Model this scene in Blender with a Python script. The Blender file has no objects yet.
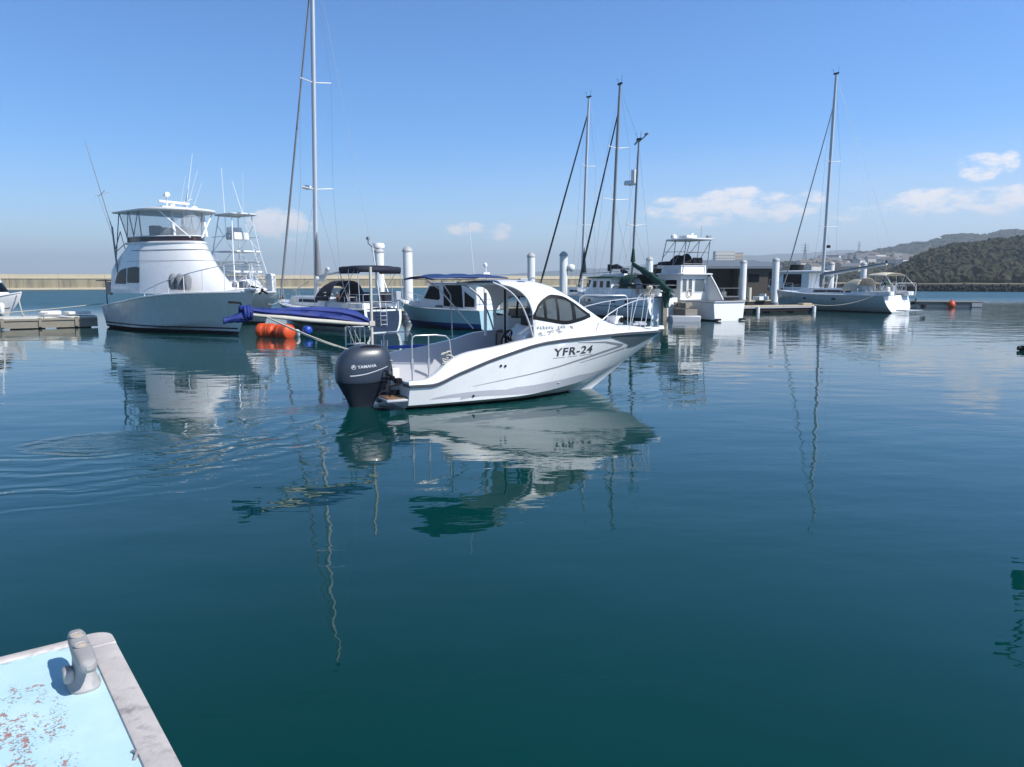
import bpy, bmesh, math, random
from mathutils import Vector, Matrix, noise
random.seed(7)
C = bpy.context.scene.collection
S = bpy.context.scene
R = math.radians
# ------------------------------------------------------------------ camera
CAM_H = 2.65
cd = bpy.data.cameras.new('camera'); cam = bpy.data.objects.new('camera', cd); C.objects.link(cam)
cd.sensor_fit = 'HORIZONTAL'; cd.sensor_width = 36.0; cd.lens = 27.0
cam.location = (0, 0, CAM_H); cam.rotation_euler = (R(90) - math.atan(103.5/768), 0, 0)
cd.clip_start = .1; cd.clip_end = 30000
S.camera = cam
# ------------------------------------------------------------------ sky and sun
SUN_EL, SUN_AZ = 43.0, 122.0            # azimuth clockwise from +Y (the view direction)
w = bpy.data.worlds.new('World'); S.world = w; w.use_nodes = True
def build_world():
    nt = w.node_tree; N = nt.nodes; Lk = nt.links; N.clear()
    out = N.new('ShaderNodeOutputWorld'); bg = N.new('ShaderNodeBackground'); bg.inputs['Strength'].default_value = .105
    sky = N.new('ShaderNodeTexSky'); sky.sky_type = 'NISHITA'; sky.sun_disc = False
    sky.sun_elevation = R(SUN_EL); sky.sun_rotation = R(SUN_AZ)
    sky.altitude = 0; sky.air_density = 1.0; sky.dust_density = .35; sky.ozone_density = 2.6
    tc = N.new('ShaderNodeTexCoord'); sep = N.new('ShaderNodeSeparateXYZ'); Lk.new(tc.outputs['Generated'], sep.inputs[0])
    def m(op, a, b=None, c=None, clamp=False):
        n = N.new('ShaderNodeMath'); n.operation = op; n.use_clamp = clamp
        for i, v in enumerate((a, b, c)):
            if v is None: continue
            if isinstance(v, (int, float)): n.inputs[i].default_value = v
            else: Lk.new(v, n.inputs[i])
        return n.outputs[0]
    X, Y, Z = sep.outputs[0], sep.outputs[1], sep.outputs[2]
    az = m('ARCTAN2', X, Y)                                # compass direction, 0 = +Y
    hor = m('SQRT', m('ADD', m('MULTIPLY', X, X), m('MULTIPLY', Y, Y)))
    el = m('ARCTAN2', Z, hor)
    cmb = N.new('ShaderNodeCombineXYZ'); Lk.new(m('MULTIPLY', az, 1.0), cmb.inputs[0]); Lk.new(m('MULTIPLY', el, 2.0), cmb.inputs[1]); cmb.inputs[2].default_value = 3.7
    nz = N.new('ShaderNodeTexNoise'); nz.inputs['Scale'].default_value = 34; nz.inputs['Detail'].default_value = 9; nz.inputs['Roughness'].default_value = .64
    Lk.new(cmb.outputs[0], nz.inputs['Vector'])
    # small cumulus puffs, each a soft ellipse on the sky dome (azimuth, elevation, width, height, weight)
    puffs = [(.285, .094, .055, .013, .95), (.225, .088, .050, .012, .85), (.33, .086, .045, .010, .7), (.36, .096, .022, .008, .6), (.490, .090, .045, .010, .85), (.565, .088, .060, .010, .75),
             (.61, .082, .05, .010, .45), (.540, .112, .010, .004, .3), (.535, .124, .020, .009, .95), (.563, .128, .009, .007, .8), (.68, .1, .05, .014, .8), (.8, .12, .06, .016, .8),
             (-.292, .070, .038, .013, .95), (-.060, .066, .024, .006, .75), (-.015, .066, .014, .008, .75), (.07, .066, .03, .005, .3), (.42, .080, .05, .009, .45), (.31, .095, .02, .007, .5), (-.9, .1, .08, .014, .7), (1.1, .13, .07, .02, .7)]
    tot = None
    for (a, e, sa, se, k) in puffs:
        dx = m('DIVIDE', m('SUBTRACT', az, a), sa)
        de = m('SUBTRACT', el, e)
        lo = m('LESS_THAN', de, 0.0)                       # flat bases: quicker fall-off below the middle
        dy = m('DIVIDE', de, m('ADD', se*1.15, m('MULTIPLY', lo, se*.5)))
        r2 = m('ADD', m('MULTIPLY', dx, dx), m('MULTIPLY', dy, dy))
        g = m('MULTIPLY', m('SUBTRACT', 1.0, m('MULTIPLY', r2, .45), clamp=True), k)
        tot = g if tot is None else m('MAXIMUM', tot, g)
    dens = m('ADD', m('MULTIPLY', tot, 1.25), m('MULTIPLY', m('SUBTRACT', nz.outputs['Fac'], .52), 4.2))
    dens = m('MULTIPLY', dens, m('MULTIPLY', tot, 2.2, clamp=True))
    mr = N.new('ShaderNodeMapRange'); mr.interpolation_type = 'SMOOTHSTEP'
    Lk.new(dens, mr.inputs['Value']); mr.inputs['From Min'].default_value = .12; mr.inputs['From Max'].default_value = 1.25; mr.inputs['To Max'].default_value = .95
    # thin veil low on the right hand side
    veil = N.new('ShaderNodeMapRange'); veil.interpolation_type = 'SMOOTHSTEP'; Lk.new(el, veil.inputs['Value'])
    veil.inputs['From Min'].default_value = .20; veil.inputs['From Max'].default_value = .02; veil.inputs['To Max'].default_value = .50
    vaz = N.new('ShaderNodeMapRange'); vaz.interpolation_type = 'SMOOTHSTEP'; Lk.new(az, vaz.inputs['Value'])
    vaz.inputs['From Min'].default_value = -.3; vaz.inputs['From Max'].default_value = .6
    vv = m('MULTIPLY', m('MULTIPLY', veil.outputs[0], vaz.outputs[0]), m('ADD', .45, nz.outputs['Fac']))
    hi = N.new('ShaderNodeMapRange'); hi.interpolation_type = 'SMOOTHSTEP'; Lk.new(el, hi.inputs['Value']); hi.inputs['From Min'].default_value = .0; hi.inputs['From Max'].default_value = .19
    tc2 = N.new('ShaderNodeMix'); tc2.data_type = 'RGBA'; Lk.new(hi.outputs[0], tc2.inputs['Factor']); tc2.inputs['A'].default_value = SKY_LOW; tc2.inputs['B'].default_value = SKY_HIGH
    sb = N.new('ShaderNodeMapRange'); sb.interpolation_type = 'SMOOTHSTEP'; Lk.new(az, sb.inputs['Value']); sb.inputs['From Min'].default_value = -.5; sb.inputs['From Max'].default_value = .8; sb.inputs['To Min'].default_value = 1.0; sb.inputs['To Max'].default_value = 1.42
    top = N.new('ShaderNodeMapRange'); top.interpolation_type = 'SMOOTHSTEP'; Lk.new(el, top.inputs['Value']); top.inputs['From Min'].default_value = .33; top.inputs['From Max'].default_value = .78
    tc3 = N.new('ShaderNodeMix'); tc3.data_type = 'RGBA'; Lk.new(top.outputs[0], tc3.inputs['Factor']); Lk.new(tc2.outputs['Result'], tc3.inputs['A']); tc3.inputs['B'].default_value = SKY_TOP; tc2 = tc3
    vm = N.new('ShaderNodeVectorMath'); vm.operation = 'SCALE'; Lk.new(tc2.outputs['Result'], vm.inputs[0]); Lk.new(sb.outputs[0], vm.inputs['Scale'])
    tint = N.new('ShaderNodeMix'); tint.data_type = 'RGBA'; tint.blend_type = 'MULTIPLY'; tint.inputs['Factor'].default_value = 1
    Lk.new(sky.outputs[0], tint.inputs['A']); Lk.new(vm.outputs[0], tint.inputs['B'])
    mv = N.new('ShaderNodeMix'); mv.data_type = 'RGBA'; Lk.new(vv, mv.inputs['Factor']); Lk.new(tint.outputs['Result'], mv.inputs['A']); mv.inputs['B'].default_value = (6.6, 7.0, 8.0, 1)
    mc = N.new('ShaderNodeMix'); mc.data_type = 'RGBA'; Lk.new(mr.outputs[0], mc.inputs['Factor']); Lk.new(mv.outputs['Result'], mc.inputs['A']); mc.inputs['B'].default_value = (8.8, 8.6, 8.9, 1)
    Lk.new(mc.outputs['Result'], bg.inputs['Color']); Lk.new(bg.outputs[0], out.inputs[0])
SKY_TOP = (.22, .44, .52, 1); SKY_LOW = (.84, .97, 1.24, 1); SKY_HIGH = (.49, .83, 1.22, 1)
build_world()
sd = bpy.data.lights.new('sun', 'SUN'); sun = bpy.data.objects.new('sun', sd); C.objects.link(sun)
sd.energy = 4.8; sd.angle = R(.53); sd.color = (1, .96, .90)
_s = Vector((math.sin(R(SUN_AZ))*math.cos(R(SUN_EL)), math.cos(R(SUN_AZ))*math.cos(R(SUN_EL)), math.sin(R(SUN_EL))))
sun.rotation_euler = _s.to_track_quat('Z', 'Y').to_euler(); sun.location = (60, -20, 80)
vs = S.view_settings; vs.view_transform = 'Standard'; vs.look = 'None'; vs.exposure = .28; vs.gamma = 1; vs.use_curve_mapping = False
S.render.engine = 'CYCLES'; cy = S.cycles
cy.use_denoising = True; cy.max_bounces = 8; cy.diffuse_bounces = 3; cy.glossy_bounces = 4; cy.transparent_max_bounces = 16; cy.volume_bounces = 0; cy.caustics_reflective = True; cy.blur_glossy = .8; cy.sample_clamp_indirect = 4; cy.caustics_refractive = False

# ------------------------------------------------------------------ helpers
def tag(o, label=None, cat=None, group=None, kind=None):
    if label: o['label'] = label
    if cat: o['category'] = cat
    if group: o['group'] = group
    if kind: o['kind'] = kind
    return o
def thing(name, label, cat, loc=(0, 0, 0), ang=0, group=None):
    o = bpy.data.objects.new(name, None); C.objects.link(o); o.empty_display_size = .3
    o.location = (loc[0], loc[1], loc[2] if len(loc) > 2 else 0); o.rotation_euler = (0, 0, ang)
    return tag(o, label, cat, group)
def copy_tree(o, parent=None):
    c = o.copy(); C.objects.link(c); c.parent = parent
    for ch in list(o.children): copy_tree(ch, c)
    return c
class MB:
    """collects faces for one mesh; k is the material slot of the faces that follow"""
    def __init__(s): s.v = []; s.f = []; s.m = []; s.k = 0
    def add(s, vs, fs):
        b = len(s.v); s.v += [tuple(p) for p in vs]
        for f in fs: s.f.append([b+i for i in f]); s.m.append(s.k)
        return s
    def grid(s, rows, close=False, flip=False):
        n = len(rows[0]); vs = [p for r in rows for p in r]; fs = []
        for i in range(len(rows)-1):
            for j in range(n if close else n-1):
                a, b = i*n+j, i*n+(j+1) % n; q = [a, b, b+n, a+n]
                fs.append(q[::-1] if flip else q)
        return s.add(vs, fs)
    def poly(s, pts, flip=False):
        q = list(range(len(pts))); return s.add(pts, [q[::-1] if flip else q])
    def box(s, c, d, rz=0., taper=1.):
        x, y, z = d[0]/2, d[1]/2, d[2]/2; ca, sa = math.cos(rz), math.sin(rz); vs = []
        for sz in (-1, 1):
            k = taper if sz > 0 else 1
            for sx, sy in ((-1, -1), (1, -1), (1, 1), (-1, 1)):
                px, py = sx*x*k, sy*y*k; vs.append((c[0]+px*ca-py*sa, c[1]+px*sa+py*ca, c[2]+sz*z))
        return s.add(vs, [(3, 2, 1, 0), (4, 5, 6, 7), (0, 1, 5, 4), (1, 2, 6, 5), (2, 3, 7, 6), (3, 0, 4, 7)])
    def tube(s, pts, r, n=8, r2=None, caps=True):
        P = [Vector(p) for p in pts]; rows = []; m = len(P)
        up = None
        for i, p in enumerate(P):
            d = (P[min(i+1, m-1)]-P[max(i-1, 0)])
            if d.length < 1e-9: d = Vector((0, 0, 1))
            d.normalize()
            if up is None: up = Vector((0, 0, 1)) if abs(d.z) < .9 else Vector((1, 0, 0))
            a = d.cross(up)
            if a.length < 1e-4: a = d.cross(Vector((.3, 1, .2)))
            a.normalize(); b = a.cross(d).normalized(); up = b
            rr = r if r2 is None else r+(r2-r)*i/max(1, m-1)
            if isinstance(r, (list, tuple)): rr = r[i]
            rows.append([p+(a*math.cos(t)+b*math.sin(t))*rr for t in (2*math.pi*k/n for k in range(n))])
        s.grid(rows, True)
        if caps: s.poly(rows[0]); s.poly(rows[-1], True)
        return s
    def lathe(s, prof, n=16, o=(0, 0, 0)):
        rows = [[(o[0]+r*math.cos(2*math.pi*k/n), o[1]+r*math.sin(2*math.pi*k/n), o[2]+z) for k in range(n)] for r, z in prof]
        s.grid(rows, True, True); s.poly(rows[0], True) if prof[0][0] > 1e-4 else 0
        if prof[-1][0] > 1e-4: s.poly(rows[-1])
        return s
    def loft(s, rings, caps=True):
        s.grid(rings, True)
        if caps: s.poly(rings[0], True); s.poly(rings[-1])
        return s
    def prism(s, pts, d):
        """flat outline (3-D points) pushed along vector d"""
        n = len(pts); d = Vector(d); a = [Vector(p) for p in pts]; b = [p+d for p in a]
        return s.add(a+b, [tuple(range(n))[::-1], tuple(range(n, 2*n))]+[(i, (i+1) % n, n+(i+1) % n, n+i) for i in range(n)])
    def build(s, name, mats, parent=None, smooth=40, bevel=0, loc=None, weld=False, fixn=True):
        me = bpy.data.meshes.new(name); me.from_pydata(s.v, [], s.f)
        for i, k in enumerate(s.m): me.polygons[i].material_index = k
        if weld or fixn:
            bm = bmesh.new(); bm.from_mesh(me)
            if weld: bmesh.ops.remove_doubles(bm, verts=bm.verts, dist=.0005)
            if fixn: bmesh.ops.recalc_face_normals(bm, faces=bm.faces)
            bm.to_mesh(me); bm.free()
        for mt in (mats if isinstance(mats, (list, tuple)) else [mats]): me.materials.append(mt)
        if smooth:
            for p in me.polygons: p.use_smooth = True
            me.set_sharp_from_angle(angle=R(smooth))
        me.update()
        o = bpy.data.objects.new(name, me); C.objects.link(o)
        if parent: o.parent = parent
        if loc: o.location = loc
        if bevel:
            bv = o.modifiers.new('bevel', 'BEVEL'); bv.width = bevel; bv.segments = 2; bv.limit_method = 'ANGLE'; bv.angle_limit = R(35)
        return o
def text_mesh(body, size=1., sx=1., bold=0., shear=0., space=1.):
    """outline letters as flat verts / faces, left bottom at the origin"""
    cu = bpy.data.curves.new('letters', 'FONT'); cu.body = body; cu.size = size; cu.offset = bold; cu.shear = shear; cu.resolution_u = 3; cu.space_character = space; cu.fill_mode = 'FRONT'
    o = bpy.data.objects.new('letters', cu); C.objects.link(o)
    dg = bpy.context.evaluated_depsgraph_get(); me = bpy.data.meshes.new_from_object(o.evaluated_get(dg))
    vs = [(v.co.x*sx, v.co.y) for v in me.vertices]; fs = [list(p.vertices) for p in me.polygons]
    C.objects.unlink(o); bpy.data.objects.remove(o); bpy.data.curves.remove(cu); bpy.data.meshes.remove(me)
    x0 = min(v[0] for v in vs); return [(v[0]-x0, v[1]) for v in vs], fs
def arc(c, r, a0, a1, n, f):
    return [f(c[0]+r*math.cos(R(a0+(a1-a0)*i/n)), c[1]+r*math.sin(R(a0+(a1-a0)*i/n))) for i in range(n+1)]
def sup(cx, cy, lx, ly, n=20, p=3.0, z=0):
    """superellipse ring"""
    out = []
    for k in range(n):
        t = 2*math.pi*k/n; c, s_ = math.cos(t), math.sin(t)
        out.append((cx+lx*math.copysign(abs(c)**(2/p), c), cy+ly*math.copysign(abs(s_)**(2/p), s_), z))
    return out
def sag(a, b, d, n=8):
    a, b = Vector(a), Vector(b); return [a.lerp(b, i/n)-Vector((0, 0, d*4*(i/n)*(1-i/n))) for i in range(n+1)]

# ------------------------------------------------------------------ materials
def mat(name, col, rough=.5, metal=0., var=.0, scale=4., bump=0., bscale=40., coat=0., spec=.5, dirt=None, dscale=3., dlo=.55, dhi=.75, stretch=(1, 1, 1)):
    m = bpy.data.materials.new(name); m.use_nodes = True; nt = m.node_tree; N = nt.nodes; Lk = nt.links
    b = N['Principled BSDF']; b.inputs['Base Color'].default_value = (*col, 1); b.inputs['Roughness'].default_value = rough; b.inputs['Metallic'].default_value = metal
    b.inputs['Specular IOR Level'].default_value = spec
    if coat: b.inputs['Coat Weight'].default_value = coat; b.inputs['Coat Roughness'].default_value = .06
    tc = N.new('ShaderNodeTexCoord'); mp = N.new('ShaderNodeMapping'); mp.inputs['Scale'].default_value = stretch; Lk.new(tc.outputs['Object'], mp.inputs[0])
    last = None
    if var:
        n = N.new('ShaderNodeTexNoise'); n.inputs['Scale'].default_value = scale; n.inputs['Detail'].default_value = 6; n.inputs['Roughness'].default_value = .6; Lk.new(mp.outputs[0], n.inputs['Vector'])
        r = N.new('ShaderNodeMapRange'); Lk.new(n.outputs['Fac'], r.inputs['Value']); r.inputs['From Min'].default_value = .25; r.inputs['From Max'].default_value = .75; r.inputs['To Min'].default_value = 1-var; r.inputs['To Max'].default_value = 1+var*.6
        x = N.new('ShaderNodeMix'); x.data_type = 'RGBA'; x.blend_type = 'MULTIPLY'; x.inputs['Factor'].default_value = 1
        x.inputs['A'].default_value = (*col, 1); Lk.new(r.outputs[0], x.inputs['B']); last = x.outputs['Result']
        rr = N.new('ShaderNodeMapRange'); Lk.new(n.outputs['Fac'], rr.inputs['Value']); rr.inputs['To Min'].default_value = max(.02, rough-.1); rr.inputs['To Max'].default_value = min(1, rough+.12); Lk.new(rr.outputs[0], b.inputs['Roughness'])
    if dirt:
        n = N.new('ShaderNodeTexNoise'); n.inputs['Scale'].default_value = dscale; n.inputs['Detail'].default_value = 9; n.inputs['Roughness'].default_value = .68; Lk.new(mp.outputs[0], n.inputs['Vector'])
        r = N.new('ShaderNodeMapRange'); r.interpolation_type = 'SMOOTHSTEP'; Lk.new(n.outputs['Fac'], r.inputs['Value']); r.inputs['From Min'].default_value = dlo; r.inputs['From Max'].default_value = dhi
        x = N.new('ShaderNodeMix'); x.data_type = 'RGBA'; Lk.new(r.outputs[0], x.inputs['Factor'])
        if last: Lk.new(last, x.inputs['A'])
        else: x.inputs['A'].default_value = (*col, 1)
        x.inputs['B'].default_value = (*dirt, 1); last = x.outputs['Result']
    if last: Lk.new(last, b.inputs['Base Color'])
    if bump:
        n = N.new('ShaderNodeTexNoise'); n.inputs['Scale'].default_value = bscale; n.inputs['Detail'].default_value = 4; Lk.new(mp.outputs[0], n.inputs['Vector'])
        bp = N.new('ShaderNodeBump'); bp.inputs['Strength'].default_value = 1; bp.inputs['Distance'].default_value = bump; Lk.new(n.outputs['Fac'], bp.inputs['Height']); Lk.new(bp.outputs[0], b.inputs['Normal'])
    return m
def clear_mat(name, col, alpha, rough=.05, tint=(1, 1, 1)):
    """see-through sheet: part tinted transparent, part glossy / diffuse"""
    m = bpy.data.materials.new(name); m.use_nodes = True; nt = m.node_tree; N = nt.nodes; Lk = nt.links
    b = N['Principled BSDF']; b.inputs['Base Color'].default_value = (*col, 1); b.inputs['Roughness'].default_value = rough
    t = N.new('ShaderNodeBsdfTransparent'); t.inputs[0].default_value = (*tint, 1)
    n = N.new('ShaderNodeTexNoise'); n.inputs['Scale'].default_value = 1.3
    r = N.new('ShaderNodeMapRange'); r.inputs['To Min'].default_value = alpha*.75; r.inputs['To Max'].default_value = min(1, alpha*1.25); Lk.new(n.outputs['Fac'], r.inputs['Value'])
    x = N.new('ShaderNodeMixShader'); Lk.new(r.outputs[0], x.inputs[0]); Lk.new(t.outputs[0], x.inputs[1]); Lk.new(b.outputs[0], x.inputs[2])
    Lk.new(x.outputs[0], N['Material Output'].inputs[0]); return m
M = dict(
    gel=mat('white gelcoat', (.80, .80, .80), .28, var=.035, scale=2.2, coat=.35),
    gel_old=mat('old white gelcoat', (.74, .74, .71), .38, var=.06, scale=2, dirt=(.52, .46, .36), dscale=1.6, dlo=.60, dhi=.85, stretch=(1, 1, .35)),
    gel_gray=mat('grey gelcoat', (.40, .41, .45), .4, var=.05, scale=3),
    hull_pale=mat('pale hull paint', (.66, .69, .68), .25, var=.05, scale=1.2, coat=.3, dirt=(.5, .47, .38), dscale=1.4, dlo=.64, dhi=.9, stretch=(1, 1, .3)),
    gray_stripe=mat('dark grey vinyl', (.055, .058, .068), .35, var=.1),
    gray_mid=mat('mid grey vinyl', (.28, .29, .31), .35, var=.05),
    gray_lilac=mat('lilac grey vinyl', (.36, .37, .42), .35, var=.04),
    rail=mat('white painted rail', (.72, .73, .75), .25, .3),
    slate=mat('slate vinyl', (.11, .135, .15), .3, var=.06),
    gray_lite=mat('light grey vinyl', (.46, .47, .51), .35, var=.04),
    black=mat('black rubber', (.010, .010, .012), .6, var=.2, spec=.2),
    dark=mat('dark plastic', (.010, .011, .013), .45, var=.15, spec=.15),
    cowl=mat('outboard blue grey', (.032, .044, .068), .36, var=.06, scale=6, coat=.12),
    cowl_low=mat('outboard lower grey', (.013, .018, .030), .45, var=.08),
    letter=mat('silver letters', (.58, .60, .63), .35),
    steel=mat('stainless steel', (.52, .53, .54), .32, .6, var=.05, scale=8),
    alu=mat('mast aluminium', (.60, .61, .63), .42, .25, var=.08, scale=.8, stretch=(1, 1, .2)),
    alu_dark=mat('dull aluminium', (.27, .28, .30), .45, .25, var=.08),
    wire=mat('rigging wire', (.22, .23, .25), .5, .2),
    glass=mat('dark window glass', (.005, .006, .008), .06, spec=.12),
    glass_pale=mat('reflecting window glass', (.10, .13, .15), .08, var=.3, scale=2),
    pane=clear_mat('clear window glass', (.20, .23, .235), .40, .04, (.92, .95, .95)),
    vinyl=clear_mat('clear vinyl', (.55, .57, .60), .40, .12, (.93, .94, .95)),
    dock_white=mat('weathered white decking', (.60, .585, .55), .75, var=.12, scale=2, dirt=(.34, .31, .26), dscale=3, dlo=.58, dhi=.8),
    teak=mat('teak', (.22, .125, .07), .6, var=.25, scale=5, stretch=(1, 9, 1), bump=.001),
    wood=mat('varnished wood', (.25, .09, .035), .35, var=.25, scale=4, stretch=(1, 1, 5)),
    plank=mat('weathered plank', (.25, .225, .185), .8, var=.25, scale=4, stretch=(1, 6, 6), dirt=(.12, .1, .08), dscale=2, bump=.003),
    navy=mat('navy canvas', (.012, .015, .035), .8, var=.2, bump=.002, bscale=30),
    blue_can=mat('royal blue canvas', (.010, .030, .19), .7, var=.3, scale=5, bump=.004, bscale=14),
    awn=mat('blue awning', (.016, .05, .17), .7, var=.12, bump=.002, bscale=20),
    green_can=mat('dark green canvas', (.008, .055, .042), .8, var=.3, scale=4, bump=.006, bscale=12),
    cream_can=mat('cream canvas', (.58, .53, .42), .8, var=.12, bump=.003, bscale=15),
    white_can=mat('white sailcloth', (.66, .66, .63), .75, var=.12, bump=.004, bscale=12),
    sail_dark=mat('dark sail cover', (.012, .022, .03), .8, var=.3, scale=2),
    sail_gray=mat('grey rolled sail', (.20, .21, .23), .8, var=.25, scale=3, stretch=(1, 1, .4)),
    orange=mat('orange float', (.62, .075, .015), .45, var=.15, scale=3, dirt=(.35, .07, .03), dscale=4),
    blue_pl=mat('blue plastic', (.012, .06, .38), .4, var=.12),
    rope=mat('pale rope', (.52, .50, .44), .85, var=.15, scale=30, bump=.002, bscale=120),
    antifoul=mat('black antifouling', (.012, .014, .022), .5, var=.25),
    antiblue=mat('blue antifouling', (.012, .055, .22), .5, var=.15),
    hull_shaded=mat('white hull with painted shade', (.35, .40, .39), .25, var=.05, scale=1.2, coat=.3),  # white hull, its shaded side put into the colour as darker grey green
    boat_blue=mat('pale blue hull', (.36, .55, .60), .35, var=.05, coat=.2),
    navy_hull=mat('navy hull', (.012, .014, .028), .2, var=.1, coat=.4),
    concrete=mat('harbour concrete', (.30, .255, .17), .88, var=.16, scale=.35, dirt=(.15, .13, .095), dscale=.55, dlo=.44, dhi=.66, bump=.03, bscale=1.5, stretch=(1, 1, .12)),
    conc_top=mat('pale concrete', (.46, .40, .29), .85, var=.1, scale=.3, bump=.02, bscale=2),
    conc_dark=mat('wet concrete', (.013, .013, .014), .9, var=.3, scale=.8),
    pile=mat('pile sleeve white', (.74, .745, .745), .45, var=.07, scale=1.4, stretch=(1, 1, .3), dirt=(.45, .42, .36), dscale=1.2, dlo=.66, dhi=.9),
    pile_cap=mat('pile cap grey', (.40, .41, .42), .5, var=.12),
    brown_wall=mat('brown cladding', (.066, .054, .044), .7, var=.1, scale=2, stretch=(1, 1, 8)),
    slate_roof=mat('grey roof sheet', (.15, .175, .205), .5, var=.08),
)
# ------------------------------------------------------------------ hull shape
def lerp(a,b,t): return a+(b-a)*t
def spl(pts,x):
    """monotone-ish Catmull-Rom interpolation through (x,y) points"""
    if x<=pts[0][0]: return pts[0][1]
    if x>=pts[-1][0]: return pts[-1][1]
    n=len(pts)
    for i in range(n-1):
        if pts[i][0]<=x<=pts[i+1][0]: break
    x0,y0=pts[i];x1,y1=pts[i+1];h=x1-x0;d=(y1-y0)/h
    def sl(j):
        if j<=0 or j>=n-1: return None
        a=(pts[j][1]-pts[j-1][1])/(pts[j][0]-pts[j-1][0]);b=(pts[j+1][1]-pts[j][1])/(pts[j+1][0]-pts[j][0])
        return 0 if a*b<=0 else 2*a*b/(a+b)
    m0=sl(i);m1=sl(i+1)
    if m0 is None: m0=d
    if m1 is None: m1=d
    t=(x-x0)/h;t2=t*t;t3=t2*t
    return (2*t3-3*t2+1)*y0+(t3-2*t2+t)*h*m0+(-2*t3+3*t2)*y1+(t3-t2)*h*m1
class Hull:
    """parametric hull: t 0 stern..1 stem, v 0 keel..1 sheer, side -1 starboard / +1 port"""
    def __init__(s,L,beam,sheer,keel=-.5,wst=.85,tm=.35,pw=2.2,chine=None,bch=.85,flare=1.0,rake=1.4,rp=1.3,trans=0.0,vc=.35,round_=None,pc=.72):
        s.pc=pc
        s.L=L;s.b=beam/2;s.sh=sheer;s.keel=keel;s.wst=wst;s.tm=tm;s.pw=pw;s.ch=chine;s.bch=bch;s.fl=flare;s.rake=rake;s.rp=rp;s.tr=trans;s.vc=vc;s.round_=round_
    def plan(s,t,pw=None):
        pw=pw or s.pw
        if t<s.tm: return s.wst+(1-s.wst)*(1-(1-t/s.tm)**2)
        u=(t-s.tm)/(1-s.tm); return max(0,1-u**pw)
    def zs(s,t): return spl(s.sh,t)
    def zk(s,t): return s.keel if t<.6 else s.keel*(1-((t-.6)/.4)**2*.5)
    def zc(s,t): return spl(s.ch,t)
    def z(s,t,v):
        if s.round_: return lerp(s.zk(t),s.zs(t),v)
        return lerp(s.zk(t),s.zc(t),v/s.vc) if v<s.vc else lerp(s.zc(t),s.zs(t),(v-s.vc)/(1-s.vc))
    def v_of_z(s,t,z):
        if s.round_: return (z-s.zk(t))/(s.zs(t)-s.zk(t))
        if z<s.zc(t): return s.vc*(z-s.zk(t))/(s.zc(t)-s.zk(t))
        return s.vc+(1-s.vc)*(z-s.zc(t))/(s.zs(t)-s.zc(t))
    def P(s,t,v,side,off=0.):
        b=s.b*s.plan(t)
        if s.round_:
            y=b*(1-(1-min(1,max(0,v)))**s.round_)**.75
        else:
            bc=s.b*s.bch*s.plan(t,max(1.1,s.pw*s.pc))
            y=bc*(v/s.vc)**.9 if v<s.vc else bc+(b-bc)*((v-s.vc)/(1-s.vc))**s.fl
        x=t*(s.L-s.rake*(1-min(1,v))**s.rp)+s.tr*(1-t)**3*v
        return (x,side*(y+off),s.z(t,v))
    def PZ(s,t,z,side,off=0.): return s.P(t,s.v_of_z(t,z),side,off)
    def t_of_x(s,x,z):
        a,b=0.,1.
        for _ in range(30):
            m=(a+b)/2
            if s.PZ(m,min(z,s.zs(m)),1)[0]<x:a=m
            else:b=m
        return (a+b)/2
# ------------------------------------------------------------------ node shorthand for the water
class NT:
    def __init__(s, m): s.nt = m.node_tree; s.N = s.nt.nodes; s.L = s.nt.links
    def n(s, t, **kw):
        x = s.N.new(t)
        for k, v in kw.items():
            if hasattr(x, k) and k not in x.inputs.keys(): setattr(x, k, v)
            else: s.put(x.inputs[k], v)
        return x
    def put(s, inp, v):
        if isinstance(v, bpy.types.NodeSocket): s.L.new(v, inp)
        else: inp.default_value = v
    def m(s, op, a, b=None, c=None, clamp=False):
        x = s.N.new('ShaderNodeMath'); x.operation = op; x.use_clamp = clamp
        for i, v in enumerate((a, b, c)):
            if v is not None: s.put(x.inputs[i], v)
        return x.outputs[0]
    def rng(s, v, a, b, c, d, smooth=True):
        x = s.N.new('ShaderNodeMapRange'); x.interpolation_type = 'SMOOTHSTEP' if smooth else 'LINEAR'
        s.put(x.inputs['Value'], v)
        for k, q in zip(('From Min', 'From Max', 'To Min', 'To Max'), (a, b, c, d)): s.put(x.inputs[k], q)
        return x.outputs[0]
    def noise(s, vec, scale, detail=3, rough=.5, sc=(1, 1, 1), off=(0, 0, 0), rot=0):
        mp = s.N.new('ShaderNodeMapping'); s.L.new(vec, mp.inputs[0]); mp.inputs['Scale'].default_value = sc; mp.inputs['Location'].default_value = off; mp.inputs['Rotation'].default_value = (0, 0, rot)
        x = s.N.new('ShaderNodeTexNoise'); s.L.new(mp.outputs[0], x.inputs['Vector']); x.inputs['Scale'].default_value = scale; x.inputs['Detail'].default_value = detail; x.inputs['Roughness'].default_value = rough
        return s.m('SUBTRACT', x.outputs['Fac'], .5)

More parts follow.
